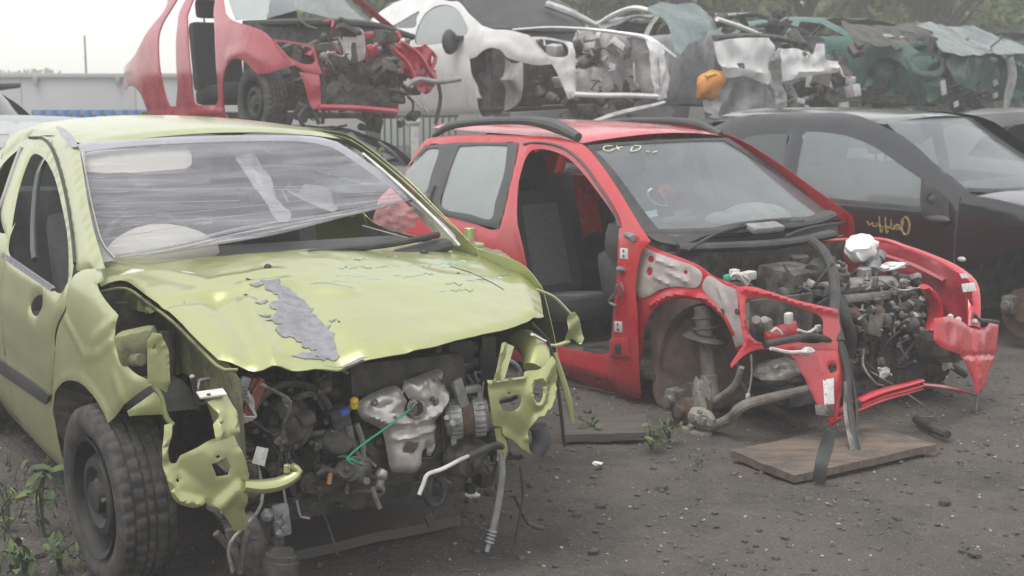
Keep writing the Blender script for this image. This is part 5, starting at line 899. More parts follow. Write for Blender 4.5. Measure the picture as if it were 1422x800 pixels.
panel('corner_plate', F3, f3((770, 290), (850, 300), (860, 420), (850, 440), (820, 430), (795, 350)), M_PRED, r, res=.03, th=.004, bump=wrinkle(.02, 8, 3), corners=[0, 1, 3])
panel('white_plate', plane(0, .30), S1.uv(plane(0, .30), *z1((950, 132), (1030, 122), (1038, 225), (1005, 248), (965, 232))), M_PALE, r, res=.03, th=.01, bump=wrinkle(.03, 9, 5))
pq = plane(0, .46)
panel('far_corner_plate', pq, S1.uv(pq, *z1((1160, 175), (1230, 190), (1290, 190), (1310, 260), (1330, 320), (1280, 380), (1220, 330), (1190, 260))), M_PRED, r, res=.03, th=.004, bump=crumple(.04, 6, 2)); panel('slam_panel', pq, S1.uv(pq, *z1((900, 330), (1010, 340), (1110, 370), (1120, 420), (1000, 425), (880, 410))), M_DIRT, r, res=.04, th=.01, bump=crumple(.03, 6, 5))
mk('bumper_beam', *tube(p1(.60, (850, 432), (1000, 436), (1160, 450)), .03, 8, .06, .8), M_PRED, r)
mk('far_corner_frame', *join(tube(p1(.50, (1180, 170), (1250, 220), (1300, 300), (1330, 330)), .03, 8, .05, .6), tube(p1(.50, (1150, 200), (1210, 260), (1240, 330)), .02, 8, .05), tube(p1(.45, (1270, 180), (1320, 230), (1300, 280)), .018, 8, .05)), M_PRED, r)
mk('exhaust_pipe', *tube(p1(.55, (1200, 350), (1250, 320), (1330, 330), (1420, 318)), .022, 8, .05), M_GREY, r)
for q in (((860, 260), (870, 380), (865, 500)), ((800, 430), (770, 470), (790, 510)), ((1330, 330), (1340, 400), (1320, 500)), ((830, 440), (850, 500)), ((1210, 350), (1220, 380), (1130, 360))): mk('torn_hose', *tube(p1(.55, *q), .016, 7, .05), M_HOSE, r)
clutter(S1, (-.25, -.50, .30), (.45, .55, .88), 60, 51, M_DIRT, 'engine_bay_parts', smax=.17); clutter(S1, (.1, -.45, .35), (.5, .55, .85), 26, 52, M_PRED, 'broken_red_pieces', 'bt', smax=.10); clutter(S1, (.2, -.4, .4), (.52, .5, .8), 14, 53, M_GREY, 'engine_fittings', 'bct', smax=.07); clutter(S1, (.0, -.6, .1), (.5, .55, .4), 30, 54, M_DIRT, 'suspension_parts', smax=.14)
# ------------------------------------------------------------------ white wreck
S2 = Car('wrecked_car', 'white car with bare front end and open bay on the stack', 'car', (.59, 13.63, 1.09, -54.1), 'wrecks on the upper tier', (-.054, .007))
r = S2.root; z2_ = lambda *p: [(540 + a / 3.091, b / 3.091) for a, b in p]; u2 = lambda *p: S2.uv(S, *z2_(*p))
o2 = u2((400, 110), (450, 125), (520, 130), (600, 150), (640, 200), (690, 250), (730, 270), (640, 280), (550, 263), (505, 245), (480, 216), (440, 205), (400, 220), (372, 245), (345, 252), (350, 300), (372, 400), (392, 490), (260, 494), (130, 496)) + [(-2.05, .2), (-2.84, .20), (-3.1, .5), (-2.98, .95), (-2.6, 1.22), (-2.2, 1.36), (-1.7, 1.41)] + u2((250, 3), (300, 8), (345, 60))
h2 = u2((118, 130), (130, 100), (160, 52), (210, 24), (265, 24), (308, 60), (338, 128), (310, 160), (200, 190), (118, 190))
q2 = u2((15, 115), (60, 85), (128, 48), (118, 80), (106, 118))
panel('body_side', S, o2, M_WHITE, r, holes=[h2, q2], corners=[0, 3, 6, 8, 14, 17, 19, 20, 21, 26, 29], res=.035, roll=.003, rr=.02, bump=addf(wrinkle(.003, 5, 6), creases([(u2((420, 190), (500, 190), (560, 235), (690, 262)), .010, .04)])))
panel('door_window', S, h2, M_GLASSP, r, res=.1, th=.004, off=-.006); panel('quarter_window', S, q2, M_GLASS, r, res=.1, th=.004, off=-.006)
mk('door_mirror', *join(blob(S2.at(*z2_((262, 180))[0], 1, -.90), (.05, .09, .12), .12, 1.5, 2), box(S2.at(*z2_((295, 165))[0], 1, -.84), (.10, .10, .05), None, .02)), M_PLAST, r)
panel('far_side', L_, [(-.42, .20), (-.42, .95), (-.62, 1.075), (-.85, 1.235), (-1.13, 1.385), (-1.8, 1.415), (-2.52, 1.31), (-2.98, .95), (-3.10, .45), (-2.84, .20)], M_WHITE, r, holes=[H_FDOOR, H_RDOOR], corners='all', hc='all', res=.1)
roof_panel(S2, M_WHITE, res=.1); cabin(S2)
LN2 = Surf(1, lambda x, z: -.50 + 0 * x, -1); l2 = lambda *p: S2.uv(LN2, *z2_(*p))
panel('inner_wing', LN2, l2((345, 250), (400, 215), (470, 215), (520, 270), (575, 270), (590, 330), (575, 420), (520, 470), (430, 500), (395, 480), (370, 380)), M_GREY if 0 else mat('dirty_white_metal', (.42, .42, .42), .6, 0, (.16, .15, .14), 5, .8, .15, 40), r, res=.05, bump=addf(crumple(.06, 3, 2), creases([(l2((420, 350), (560, 340)), .03, .03)])))
M_DW = MATS['dirty_white_metal']
F4 = Surf(0, lambda y, z: .60 - .25 * np.clip(-y - .45, 0, 1) - .25 * np.clip(y - .45, 0, 1), 1); f4 = lambda *p: S2.uv(F4, *z2_(*p))
panel('headlamp_frame', F4, f4((605, 158), (680, 160), (785, 182), (800, 250), (802, 420), (770, 425), (730, 330), (690, 262), (640, 205)), M_WHITE, r, holes=[f4((632, 172), (690, 172), (758, 190), (762, 240), (700, 242), (660, 215))], res=.025, th=.004, corners=[0, 2, 4, 5], bump=addf(crumple(.012, 6, 4), creases([(f4((780, 200), (785, 400)), .03, .03)])))
mk('bumper_beam', *tube([S2.at(*z2_((x, y))[0], 0, .62) for x, y in ((790, 405), (900, 410), (1020, 410), (1150, 415))], .032, 8, .06, .8), M_WHITE, r)
panel('far_corner_plate', F4, f4((1110, 170), (1150, 180), (1195, 215), (1200, 330), (1190, 420), (1150, 425), (1130, 350), (1120, 260)), M_WHITE, r, res=.03, th=.004, bump=crumple(.03, 5, 2), corners=[0, 3, 4])
mk('wing_edge', *tube([S2.at(*z2_((x, y))[0], 0, v) for x, y, v in ((530, 128, -.35), (700, 118, -.2), (880, 128, .0), (1060, 152, .3), (1130, 175, .5), (1230, 245, .55))], [.018, .02, .026, .028, .05, .02], 8, .06, .6), M_WHITE, r)
mk('hood_stay', *tube([S2.at(*z2_((x, y))[0], 0, v) for x, y, v in ((680, 20, -.7), (780, 55, -.5), (895, 108, -.3))], [.06, .055, .03], 9, .08, .7), M_DW, r)
panel('dark_windscreen', WS, [(-.66, .98), (-.52, 1.36), (0, 1.39), (.52, 1.36), (.66, .98), (0, .955)], M_PLAST, r, corners=[0, 1, 3, 4], res=.1, th=.004)  # opaque black pane, painted for the dark interior behind the glass
panel('strut_tower', plane(0, .10), S2.uv(plane(0, .10), *z2_((810, 140), (885, 142), (880, 215), (850, 262), (805, 250))), M_DW, r, res=.05, th=.05, bump=crumple(.04, 6, 7))
pw = plane(0, .22)
panel('bay_side_panel', pw, S2.uv(pw, *z2_((900, 165), (1000, 160), (1105, 185), (1112, 310), (1040, 325), (980, 345), (945, 395), (885, 385))), M_DW, r, res=.04, th=.006, bump=crumple(.05, 4, 3), holes=[S2.uv(pw, *z2_((1010, 215), (1035, 205), (1040, 240), (1015, 250)))]); panel('bay_floor_panel', plane(0, .35), S2.uv(plane(0, .35), *z2_((800, 300), (870, 310), (900, 400), (800, 395))), M_DW, r, res=.04, th=.006, bump=crumple(.05, 4, 8))
FW2 = Surf(1, lambda x, z: .55 + 0 * x, -1); panel('far_inner_wing', FW2, [(-.4, .92), (.1, .90), (.5, .78), (.58, .60), (.58, .35), (.3, .36), (.15, .50), (-.1, .52), (-.35, .35)], M_DW, r, res=.06, th=.01, bump=crumple(.05, 4, 9))
clutter(S2, (-.3, -.34, .35), (.40, .45, .80), 34, 61, M_DIRT, 'engine_bay_parts', smax=.16); clutter(S2, (.0, -.4, .4), (.5, .5, .85), 30, 62, M_DW, 'bent_metal_pieces', 'bt', smax=.14); clutter(S2, (-.1, -.36, .05), (.4, .5, .4), 34, 63, M_DIRT, 'suspension_parts', smax=.15)
mk('loose_beam', *tube([S2.at(*z2_((x, y))[0], 0, .9) for x, y in ((870, 525), (980, 490), (1130, 455), (1180, 440))], [.03, .05, .05, .03], 8, .1, .5), M_DW, r)
# ------------------------------------------------------------------ pale torn front clip with crushed glass
S3 = Car('wrecked_car', 'pale torn-open wreck with crushed windscreen and orange tank on the stack', 'car', (2.90, 14.6, 1.10, -54), 'wrecks on the upper tier')
hatch(S3, M_GREY, crushed(.05, 31, .55), None, wheels=False, front=False, res=.07, fenders=False)
r = S3.root; z3 = lambda *p: [(920 + a / 2.833, b / 2.833) for a, b in p]
FA = Surf(0, lambda y, z: .45 - .1 * y, 1); fa = lambda *p: S3.uv(FA, *z3(*p))
panel('inner_wing', FA, fa((205, 165), (300, 150), (420, 148), (440, 190), (425, 260), (420, 330), (380, 320), (320, 300), (250, 302), (215, 235)), M_WHITE, r, res=.05, th=.01, bump=addf(crumple(.03, 4, 3), creases([(fa((230, 260), (400, 290)), .03, .03)])), holes=[fa((290, 250), (320, 250), (320, 268), (292, 268))], corners=[0, 2])
panel('wing_front_plate', Surf(0, lambda y, z: .58 - .1 * y, 1), S3.uv(Surf(0, lambda y, z: .58 - .1 * y, 1), *z3((470, 210), (510, 190), (560, 200), (600, 215), (608, 175), (635, 172), (642, 230), (690, 242), (688, 285), (600, 295), (480, 320))), M_WHITE, r, res=.04, th=.01, bump=addf(crumple(.03, 7, 5), creases([(S3.uv(FA, *z3((480, 290), (680, 262))), .03, .02)])), corners=[5, 7, 8, 10], holes=[S3.uv(FA, *z3(*el(520, 215, 10, 12, 6)))])
panel('wing_post', FA, fa((425, 230), (470, 190), (480, 260), (460, 330), (482, 360), (478, 440), (445, 440), (440, 360), (420, 330)), M_DW, r, res=.05, th=.02, bump=crumple(.05, 7, 5))
panel('wheel_well', Surf(0, lambda y, z: .30 + 0 * y, 1), S3.uv(Surf(0, lambda y, z: .30 + 0 * y, 1), *z3((240, 310), (330, 300), (420, 330), (450, 400), (440, 470), (250, 470), (150, 440))), M_GREY, r, res=.06, bump=crumple(.1, 4, 8))
mk('orange_tank', *blob(S3.at(*z3((188, 335))[0], 0, .55), (.10, .17, .12), .4, 1.3, 3, 9, eul(.5, 0, 0)), M_ORANGE, r)
mk('tank_strap', *tube([S3.at(*z3((x, y))[0], 0, .62) for x, y in ((170, 300), (205, 290), (225, 300))], .015, 6, .05), M_YCAP, r)
Wg = Surf(0, lambda y, z: -.6 - .9 * (z - .95), 1); wg = lambda *p: S3.uv(Wg, *z3(*p))
panel('crushed_windscreen', Wg, S3.uv(Wg, (900, 10), (945, 5), (975, 10), (990, 26), (992, 44), (960, 58), (942, 78), (932, 60), (925, 35)), glass('crazed_glass', (.16, .21, .21), .7, .3, ((9, 9, 9), .25)), r, res=.05, th=.006, bump=crumple(.05, 3, 4))
mk('white_door_frame', *tube([S3.at(x, y, 1, -.62) for x, y in ((828, 36), (850, 22), (880, 11), (909, 16))], [.03, .04, .04, .03], 8, .06, .7), M_WHITE, r)
mk('window_line', *tube([S3.at(x, y, 1, -.70) for x, y in ((850, 42), (880, 24), (905, 26))], .012, 7, .06), M_TRIM, r)
mk('white_roof_rail', *tube([S3.at(*z3((x, y))[0], 0, -.4) for x, y in ((215, 75), (300, 105), (405, 145))], [.035, .045, .03], 8, .08, .7), M_WHITE, r)
mk('floor_pan', *box((-1.2, 0, .20), (2.8, 1.3, .06), None, .01), M_DIRT, r)
mk('scuttle', *tube([S3.at(*z3((x, y))[0], 0, .2) for x, y in ((205, 150), (320, 142), (440, 148), (560, 175))], .04, 8, .08, .7), M_DIRT, r)
clutter(S3, (-.5, -.75, .15), (.40, .6, .85), 70, 71, M_DIRT, 'torn_parts', smax=.2); clutter(S3, (.0, -.75, .10), (.5, .6, .7), 22, 72, M_DW, 'bent_metal_pieces', 'bt', smax=.14); clutter(S3, (-.9, -.75, .8), (-.3, .2, 1.15), 16, 73, M_DIRT, 'torn_parts', smax=.2)
# ------------------------------------------------------------------ teal wreck
S4 = Car('wrecked_car', 'dark teal wreck with crumpled hood on the right end of the stack', 'car', (4.75, 16.6, 1.12, -52), 'wrecks on the upper tier')
hatch(S4, M_TEAL, crushed(.035, 37, .55), None, wheels=False, front=False, res=.06)
r = S4.root; u4 = lambda *p: S4.uv(S, *z3(*p))
LN4 = Surf(1, lambda x, z: -.52 + 0 * x, -1); panel('inner_wing', LN4, [(-.42, .15), (-.42, .75), (-.1, .82), (.3, .78), (.5, .6), (.45, .2)], M_TEAL, r, res=.06, bump=crumple(.10, 4, 8))
RT = Surf(2, lambda x, y: 1.12 - .12 * (x + .8) + 0 * y, 1); rt = lambda *p: S4.uv(RT, *z3(*p))
M_GT_ = (paint('grey_teal_paint', (.04, .075, .068), (.11, .135, .125), .6))
M_GT = MATS['grey_teal_paint']
HF = Surf(0, lambda y, z: .2 - 2.2 * (z - .95), 1)
panel('crumpled_hood', HF, S4.uv(HF, *z3((1000, 100), (1090, 95), (1200, 110), (1290, 140), (1400, 185), (1440, 215), (1330, 215), (1220, 225), (1130, 215), (1080, 190), (1060, 130))), M_GT, r, res=.06, bump=addf(crumple(.06, 1.6, 3), crumple(.012, 6, 4)), th=.006)
HF2 = Surf(0, lambda y, z: -.2 - 1.8 * (z - .95), 1)
panel('crumpled_scuttle', HF2, S4.uv(HF2, *z3((700, 90), (800, 105), (920, 100), (1010, 100), (1080, 190), (960, 200), (850, 185), (760, 170))), M_DIRT, r, res=.07, bump=crumple(.08, 3, 5), th=.006)
mk('torn_hood_lining', *join(*[blob(S4.at(*z3((x, y))[0], 0, -.1), (.07, .09, .03), .5, 3, 2, x) for x, y in ((830, 150), (880, 145), (925, 152))]), M_BARE, r); mk('rust_streak', *tube([S4.at(*z3((x, y))[0], 0, .1) for x, y in ((1020, 175), (1060, 180), (1100, 178))], .03, 7, .05, .6), M_RUST, r)
F5 = Surf(0, lambda y, z: .5 - .1 * y, 1); f5 = lambda *p: S4.uv(F5, *z3(*p))
panel('headlamp_frame', F5, f5((960, 215), (1050, 205), (1105, 225), (1115, 270), (1080, 300), (1000, 290), (970, 260)), M_TEAL, r, holes=[f5((985, 230), (1050, 220), (1090, 235), (1095, 265), (1060, 280), (1005, 270))], res=.04, th=.01)
panel('front_panel', F5, f5((1110, 235), (1200, 225), (1310, 230), (1315, 290), (1280, 360), (1200, 350), (1140, 310)), M_TEAL, r, res=.06, bump=crumple(.06, 3, 2), th=.01)
mk('bent_pillar', *tube([S4.at(*z3((x, y))[0], 0, .75) for x, y in ((1365, 225), (1375, 300), (1360, 370), (1345, 450))], [.06, .08, .07, .03], 8, .06, .5), M_GREY, r)
mk('white_tags', *join(*[box(S4.at(*z3((x, y))[0], 0, .6), (.02, .08, h), eul(.3, 0, 0), .006) for x, y, h in ((1105, 345, .16), (1310, 325, .07), (1310, 375, .06), (1155, 410, .06))]), M_PALE, r)
clutter(S4, (-.4, -.6, .1), (.42, 1.1, .85), 90, 81, M_DIRT, 'torn_parts', smax=.2); clutter(S4, (.0, -.6, .2), (.5, 1.1, .8), 40, 82, M_TEAL, 'bent_teal_pieces', 'bt', smax=.16); clutter(S4, (.1, -.5, .2), (.5, 1.0, .8), 16, 83, M_GREY, 'engine_fittings', 'bct', smax=.09)
mk('floor_pan', *box((-1.2, 0, .18), (2.8, 1.4, .06), None, .01), M_DIRT, r)
S5 = Car('wrecked_car', 'dark green flattened wreck at the far right edge of the stack', 'car', (7.0, 17.6, 1.1, -52), 'wrecks on the upper tier'); hatch(S5, M_DGREEN, crushed(.08, 40, .30), None, wheels=False, res=.1); clutter(S5, (.0, -.6, .1), (.7, .6, .8), 40, 84, M_DIRT, 'torn_parts', smax=.2)
# ------------------------------------------------------------------ other cars at the edges
e1 = Car('parked_car', 'grey car at the left edge with only its roof showing above the lime car', 'car', (-1.95, 10.6, -.12, 2)); hatch(e1, mat('grey_blue_paint', (.20, .23, .24), .4, 0, (.30, .31, .31), 4, .5, coat=.4), None, M_GLASSD)
e2 = Car('parked_car', 'dark hatchback cut off by the left edge, tail spoiler showing', 'car', (-7.85, 14.65, .15, 168)); hatch(e2, M_BLACK, None, M_GLASS)
mk('roof_spoiler', *box((-2.75, 0, 1.32), (.34, 1.0, .05), eul(0, .12, 0), .02), M_TRIM, e2.root)
e3 = Car('parked_car', 'dark grey car behind the black car at the right edge', 'car', (6.05, 11.3, -.12, -48)); hatch(e3, mat('dark_grey_paint', (.055, .058, .062), .35, 0, (.12, .12, .12), 4, .5, coat=.5), None, None)
mk('white_cover', *blob((-1.5, -.2, .85), (.6, .45, .30), .2, 2, 3, 3), M_BAG, e3.root)
# ================================================================== setting
def rut(x, y):
    d = 0
    for o in (0, .42, 1.55, 1.95): v = (y - 4.35 - o * .8 - .16 * x - .05 * math.sin(x * 1.7 + o)); d += math.exp(-(v / .09) ** 2)
    return d
def gh(x, y): return -.014 * rut(x, y) * (.6 + .5 * noise.noise(Vector((x * 2, y * 2, 9)))) + .018 * noise.noise(Vector((x * .9, y * .9, 3))) + .010 * noise.noise(Vector((x * 3, y * 3, 1))) + .005 * noise.noise(Vector((x * 9, y * 9, 7)))
m_d = mat('packed_dirt', (.100, .087, .076), .95, 0, (.060, .054, .049), 1.6, .9, .0)
nt = m_d.node_tree; b = nt.nodes['Principled BSDF']; tc = nt.nodes['Texture Coordinate']
n3 = nt.nodes.new('ShaderNodeTexNoise'); n3.inputs['Scale'].default_value = 55; n3.inputs['Detail'].default_value = 8; n3.inputs['Roughness'].default_value = .75
vo = nt.nodes.new('ShaderNodeTexVoronoi'); vo.inputs['Scale'].default_value = 38
ad = nt.nodes.new('ShaderNodeMath'); ad.operation = 'ADD'; bp = nt.nodes.new('ShaderNodeBump'); bp.inputs['Strength'].default_value = .8; bp.inputs['Distance'].default_value = .02
nt.links.new(tc.outputs['Object'], n3.inputs['Vector']); nt.links.new(tc.outputs['Object'], vo.inputs['Vector']); nt.links.new(n3.outputs['Fac'], ad.inputs[0]); nt.links.new(vo.outputs['Distance'], ad.inputs[1]); nt.links.new(ad.outputs[0], bp.inputs['Height']); nt.links.new(bp.outputs[0], b.inputs['Normal'])
# fine light and dark grit in the dirt
gr = nt.nodes.new('ShaderNodeTexNoise'); gr.inputs['Scale'].default_value = 140; gr.inputs['Detail'].default_value = 3
gm2 = nt.nodes.new('ShaderNodeMapRange'); gm2.inputs[1].default_value = .56; gm2.inputs[2].default_value = .70; gm2.inputs[4].default_value = .8
mx = nt.nodes.new('ShaderNodeMix'); mx.data_type = 'RGBA'; mx.inputs[7].default_value = (.22, .20, .18, 1)
src = b.inputs['Base Color'].links[0].from_socket; nt.links.new(tc.outputs['Object'], gr.inputs['Vector']); nt.links.new(gr.outputs['Fac'], gm2.inputs[0]); nt.links.new(gm2.outputs[0], mx.inputs[0]); nt.links.new(src, mx.inputs[6]); nt.links.new(mx.outputs[2], b.inputs['Base Color'])
specks(m_d, (.035, .032, .03), 1.3, .52, .66, .75); specks(m_d, (.15, .135, .12), 7, .58, .75, .5)
# near ground is a fine uneven grid, farther out one big sheet a little lower
xs = np.concatenate([[-130, -60, -20], np.linspace(-6, 7, 190), [20, 60, 130]]); ys = np.concatenate([[-20, -10, 0], np.linspace(2.5, 14, 190), [20, 40, 60, 98]])
V = [(x, y, gh(x, y) - .012 if -6 <= x <= 7 and 2.5 <= y <= 14 else -.012) for y in ys for x in xs]; nx = len(xs)
F = [(j * nx + i, j * nx + i + 1, (j + 1) * nx + i + 1, (j + 1) * nx + i) for j in range(len(ys) - 1) for i in range(nx - 1)]
kind(mk('ground', V, F, m_d, sharp=0), 'structure')
kind(mk('field', [(-130, 50, .02), (130, 50, .02), (130, 98, .02), (-130, 98, .02)], [(0, 1, 2, 3)], mat('crop_field', (.33, .36, .10), .95, 0, (.26, .30, .09), .05, .7)), 'structure')
# loose gravel
g = np.random.default_rng(5); base = [blob((0, 0, 0), (1, 1, .7), .5, 1.3, 1, k) for k in range(6)]
def stones(n, x0, x1, y0, y1, smin, smax, m, name, pw=3.):
    gs = []
    for i in range(n):
        x, y = g.uniform(x0, x1), g.uniform(y0, y1); s = smin + (smax - smin) * g.random() ** pw; v, f = base[i % 6]; a = g.uniform(0, 6.28)
        R_ = np.array([[math.cos(a), -math.sin(a), 0], [math.sin(a), math.cos(a), 0], [0, 0, 1]]); gs.append(((v * s) @ R_.T + [x, y, gh(x, y) - .012 + s * .25], f))
    return kind(mk(name, *join(*gs), m), 'stuff')
stones(6500, -2.6, 4.2, 3.9, 8.6, .003, .016, mat('grey_gravel', (.10, .091, .083), .9, 0, (.055, .05, .046), 3, .8), 'gravel')
stones(1500, -2.4, 4.0, 3.9, 8.0, .0025, .009, mat('pale_gravel', (.30, .28, .26), .85), 'gravel')
stones(30, -2.0, 3.6, 4.2, 8.0, .012, .035, mat('dark_clods', (.07, .062, .055), .95), 'dirt_clods', 1.)
gs = []
for i in range(500):
    x, y = g.uniform(-2.0, 3.8), g.uniform(4.0, 8.2); a = g.uniform(0, 6.28); L = g.uniform(.01, .05); p = np.array([x, y, gh(x, y) - .006]); d = np.array([math.cos(a), math.sin(a), g.normal(0, .15)]) * L
    gs.append(tube([p, p + d * .5 + [0, 0, .003], p + d], g.uniform(.0012, .004), 4, .02, .5))
kind(mk('litter', *join(*gs), mat('dry_litter', (.16, .12, .085), .9, 0, (.07, .055, .045), 4, .8)), 'stuff')
# ------------------------------------------------------------------ boards under the cars
def board(name, label, cat, corners, th, m, z=None, seed=0, grp=None):
    """a slab whose top corners are given in world coordinates"""
    c = np.array(corners, float); n = 14; V = []; h = th
    for k in (0, 1):
        for j in range(n + 1):
            for i in range(n + 1):
                u, v = i / n, j / n; p = (c[0] * (1 - u) + c[1] * u) * (1 - v) + (c[3] * (1 - u) + c[2] * u) * v
                w = .006 * noise.noise(Vector((u * 3, v * 3, seed))); ed = (.008 * noise.noise(Vector((u * 9, v * 9, seed + k))) if i in (0, n) or j in (0, n) else 0)
                V.append(p + [ed, ed, (w if k == 0 else -h + w)])
    F = []; q = (n + 1) ** 2; ix = lambda i, j, k: k * q + j * (n + 1) + i
    for j in range(n):
        for i in range(n): F.append((ix(i, j, 0), ix(i + 1, j, 0), ix(i + 1, j + 1, 0), ix(i, j + 1, 0))); F.append((ix(i, j + 1, 1), ix(i + 1, j + 1, 1), ix(i + 1, j, 1), ix(i, j, 1)))
    for i in range(n):
        F.append((ix(i + 1, 0, 0), ix(i, 0, 0), ix(i, 0, 1), ix(i + 1, 0, 1))); F.append((ix(i, n, 0), ix(i + 1, n, 0), ix(i + 1, n, 1), ix(i, n, 1)))
        F.append((ix(0, i, 0), ix(0, i + 1, 0), ix(0, i + 1, 1), ix(0, i, 1))); F.append((ix(n, i + 1, 0), ix(n, i, 0), ix(n, i, 1), ix(n, i + 1, 1)))
    return tag(mk(name, V, F, m, sharp=30), label, cat, grp)
gp = lambda x, y, z: ground_at(x, y, z)
board('plywood_board', 'weathered brown plywood board lying in front of the red estate', 'board', [gp(1013, 625, .03), gp(1103, 660, .03), gp(1301, 617, .03), gp(1206, 588, .035)], .032, M_WOOD)
board('dirty_board', 'long dirty board on the ground under the lime hatchback engine', 'board', [gp(395, 768, .035), gp(640, 716, .04), gp(590, 640, .04), gp(330, 690, .035)], .035, M_DWOOD, seed=4)
mp_ = mat('grey_old_plank', (.10, .088, .078), .9, 0, (.06, .053, .048), 4, .8, .3, 40, stretch=(1, 6, 3))
for i, (a, b, c_, d, z, lb) in enumerate([((780, 604), (902, 600), (898, 576), (786, 580), .035, 'grey plank lying on the dirt under the red sill')]):
    board('old_plank', lb, 'plank', [gp(*a, z), gp(*b, z), gp(*c_, z), gp(*d, z)], (.035, .04)[i], mp_, seed=10 + i)
# black torn plastic standing by the board, bar on the ground, scraps
def upright(name, label, cat, px, base, th, m, bump=None, lean=0.):
    """thin ragged piece standing on the ground at pixel base, facing the camera"""
    b = ground_at(*base); rt = empty(name, tuple(b)); s = math.atan2(b[0], b[1]); rt.rotation_euler = (lean, 0, -s); d = math.hypot(b[0], b[1])
    P = []
    for x, y in px:
        o, dd = wray(x, y); t = d / math.hypot(dd[0], dd[1]); w = o + dd * t; P.append((math.cos(s) * (w[0] - b[0]) - math.sin(s) * (w[1] - b[1]), w[2]))
    me = panel('sheet', Surf(1, lambda u, v: 0 * u, -1), P, m, rt, res=.03, th=th, bump=bump, corners='all'); tag(rt, label, cat); return rt
upright('plastic_shard', 'torn black plastic shard standing in front of the plywood board', 'plastic shard', [(1128, 668), (1132, 640), (1140, 612), (1148, 596), (1160, 602), (1158, 622), (1150, 645), (1146, 676)], (1138, 672), .008, M_TRIM, wrinkle(.03, 9, 3))
tag(mk('fallen_bar', *tube([gp(1272, 582, .02), gp(1292, 594, .02), gp(1316, 604, .02)], .02, 8, .05), M_PLAST), 'short black bar lying behind the plywood board', 'bar')
for i, (x, y, s, lb) in enumerate(((655, 687, .03, 'small white plastic scrap under the lime car'), (830, 644, .022, 'white pebble-sized scrap on the dirt by the weeds'), (597, 722, .03, 'grey metal scrap on the dirty board'))):
    p = gp(x, y, .015); tag(mk('scrap', *blob(p, (s, s * .7, s * .4), .7, 3, 2, i), (M_PAPER, M_PAPER, M_STEEL)[i]), lb, 'scrap')
# ------------------------------------------------------------------ weeds
M_LEAF = mat('weed_leaf', (.085, .125, .035), .6, 0, (.12, .15, .05), 20, .6); M_LEAF2 = mat('weed_leaf_dark', (.045, .075, .028), .65, 0, (.07, .10, .04), 20, .6)
def leaf_mesh(name, m, w=.3):
    V, F = [], []
    for i in range(7):
        t = i / 6; ww = w * math.sin(math.pi * min(1, t * .95 + .04)) ** .8 * (1 - .3 * t); z = .25 * t - .35 * t * t
        V += [(t, -ww / 2, z + .10 * ww), (t, 0, z), (t, ww / 2, z + .10 * ww)]
    for i in range(6): a = i * 3; F += [(a, a + 1, a + 4, a + 3), (a + 1, a + 2, a + 5, a + 4)]
    me = bpy.data.meshes.new(name); me.from_pydata(V, [], F); me.materials.append(m); me.polygons.foreach_set('use_smooth', [True] * len(me.polygons)); return me
LM = [leaf_mesh('leaf', M_LEAF, .42), leaf_mesh('leaf', M_LEAF2, .38), leaf_mesh('leaf', M_LEAF2, .30)]
def weed(label, px, n, ln, h, seed, grp='weeds at the car feet'):
    q = random.Random(seed); b = gp(*px, 0); rt = empty('weed', tuple(b)); tag(rt, label, 'weed', grp)
    mk('stem', *join(*[tube([(0, 0, -.01), (q.uniform(-.02, .02), q.uniform(-.02, .02), h * .5), (q.uniform(-.05, .05), q.uniform(-.05, .05), h)], .004, 5, .04) for _ in range(3)]), M_LEAF2, rt)
    for i in range(n):
        o = bpy.data.objects.new('leaf', LM[i % 3]); COL.objects.link(o); o.parent = rt; s = ln * q.uniform(.5, 1.1); z = h * q.random() ** .8
        o.location = (q.uniform(-.05, .05), q.uniform(-.05, .05), z); o.rotation_euler = (q.uniform(-.5, .5), q.uniform(-1.1, .3), q.uniform(0, 6.28)); o.scale = (s, s, s)
weed('tall broad-leaved weed by the sill of the lime car', (62, 742), 20, .10, .28, 1); weed('low leafy weed at the bottom left corner', (30, 800), 30, .07, .10, 2); weed('low weed touching the lime car tyre', (85, 792), 26, .06, .10, 3); weed('thin weed at the left edge by the lime sill', (12, 735), 14, .07, .16, 8)
weed('small weed right of the red sill', (905, 622), 46, .045, .09, 4); weed('bright small weed beside the grey planks', (818, 604), 22, .045, .08, 5); weed('tiny seedling on the dirt near the red brake disc', (972, 645), 10, .03, .03, 6); weed('low weed between the planks and the red brake disc', (930, 612), 34, .045, .08, 7)
# grass tufts in the dark strip on the left
gs = []
for i in range(700):
    x, y = g.uniform(-2.6, -1.15), g.uniform(4.3, 6.6); L = g.uniform(.03, .10); a = g.uniform(0, 6.28); d = np.array([math.cos(a), math.sin(a), 0]) * .004; tip = np.array([g.normal(0, .03), g.normal(0, .03), L])
    if x > -1.15 - (y - 4.3) * .45: continue
    p = np.array([x, y, gh(x, y) - .015]); gs.append(([p - d, p + d, p + tip], [(0, 1, 2)]))
kind(mk('grass', *join(*gs), M_LEAF2), 'stuff')
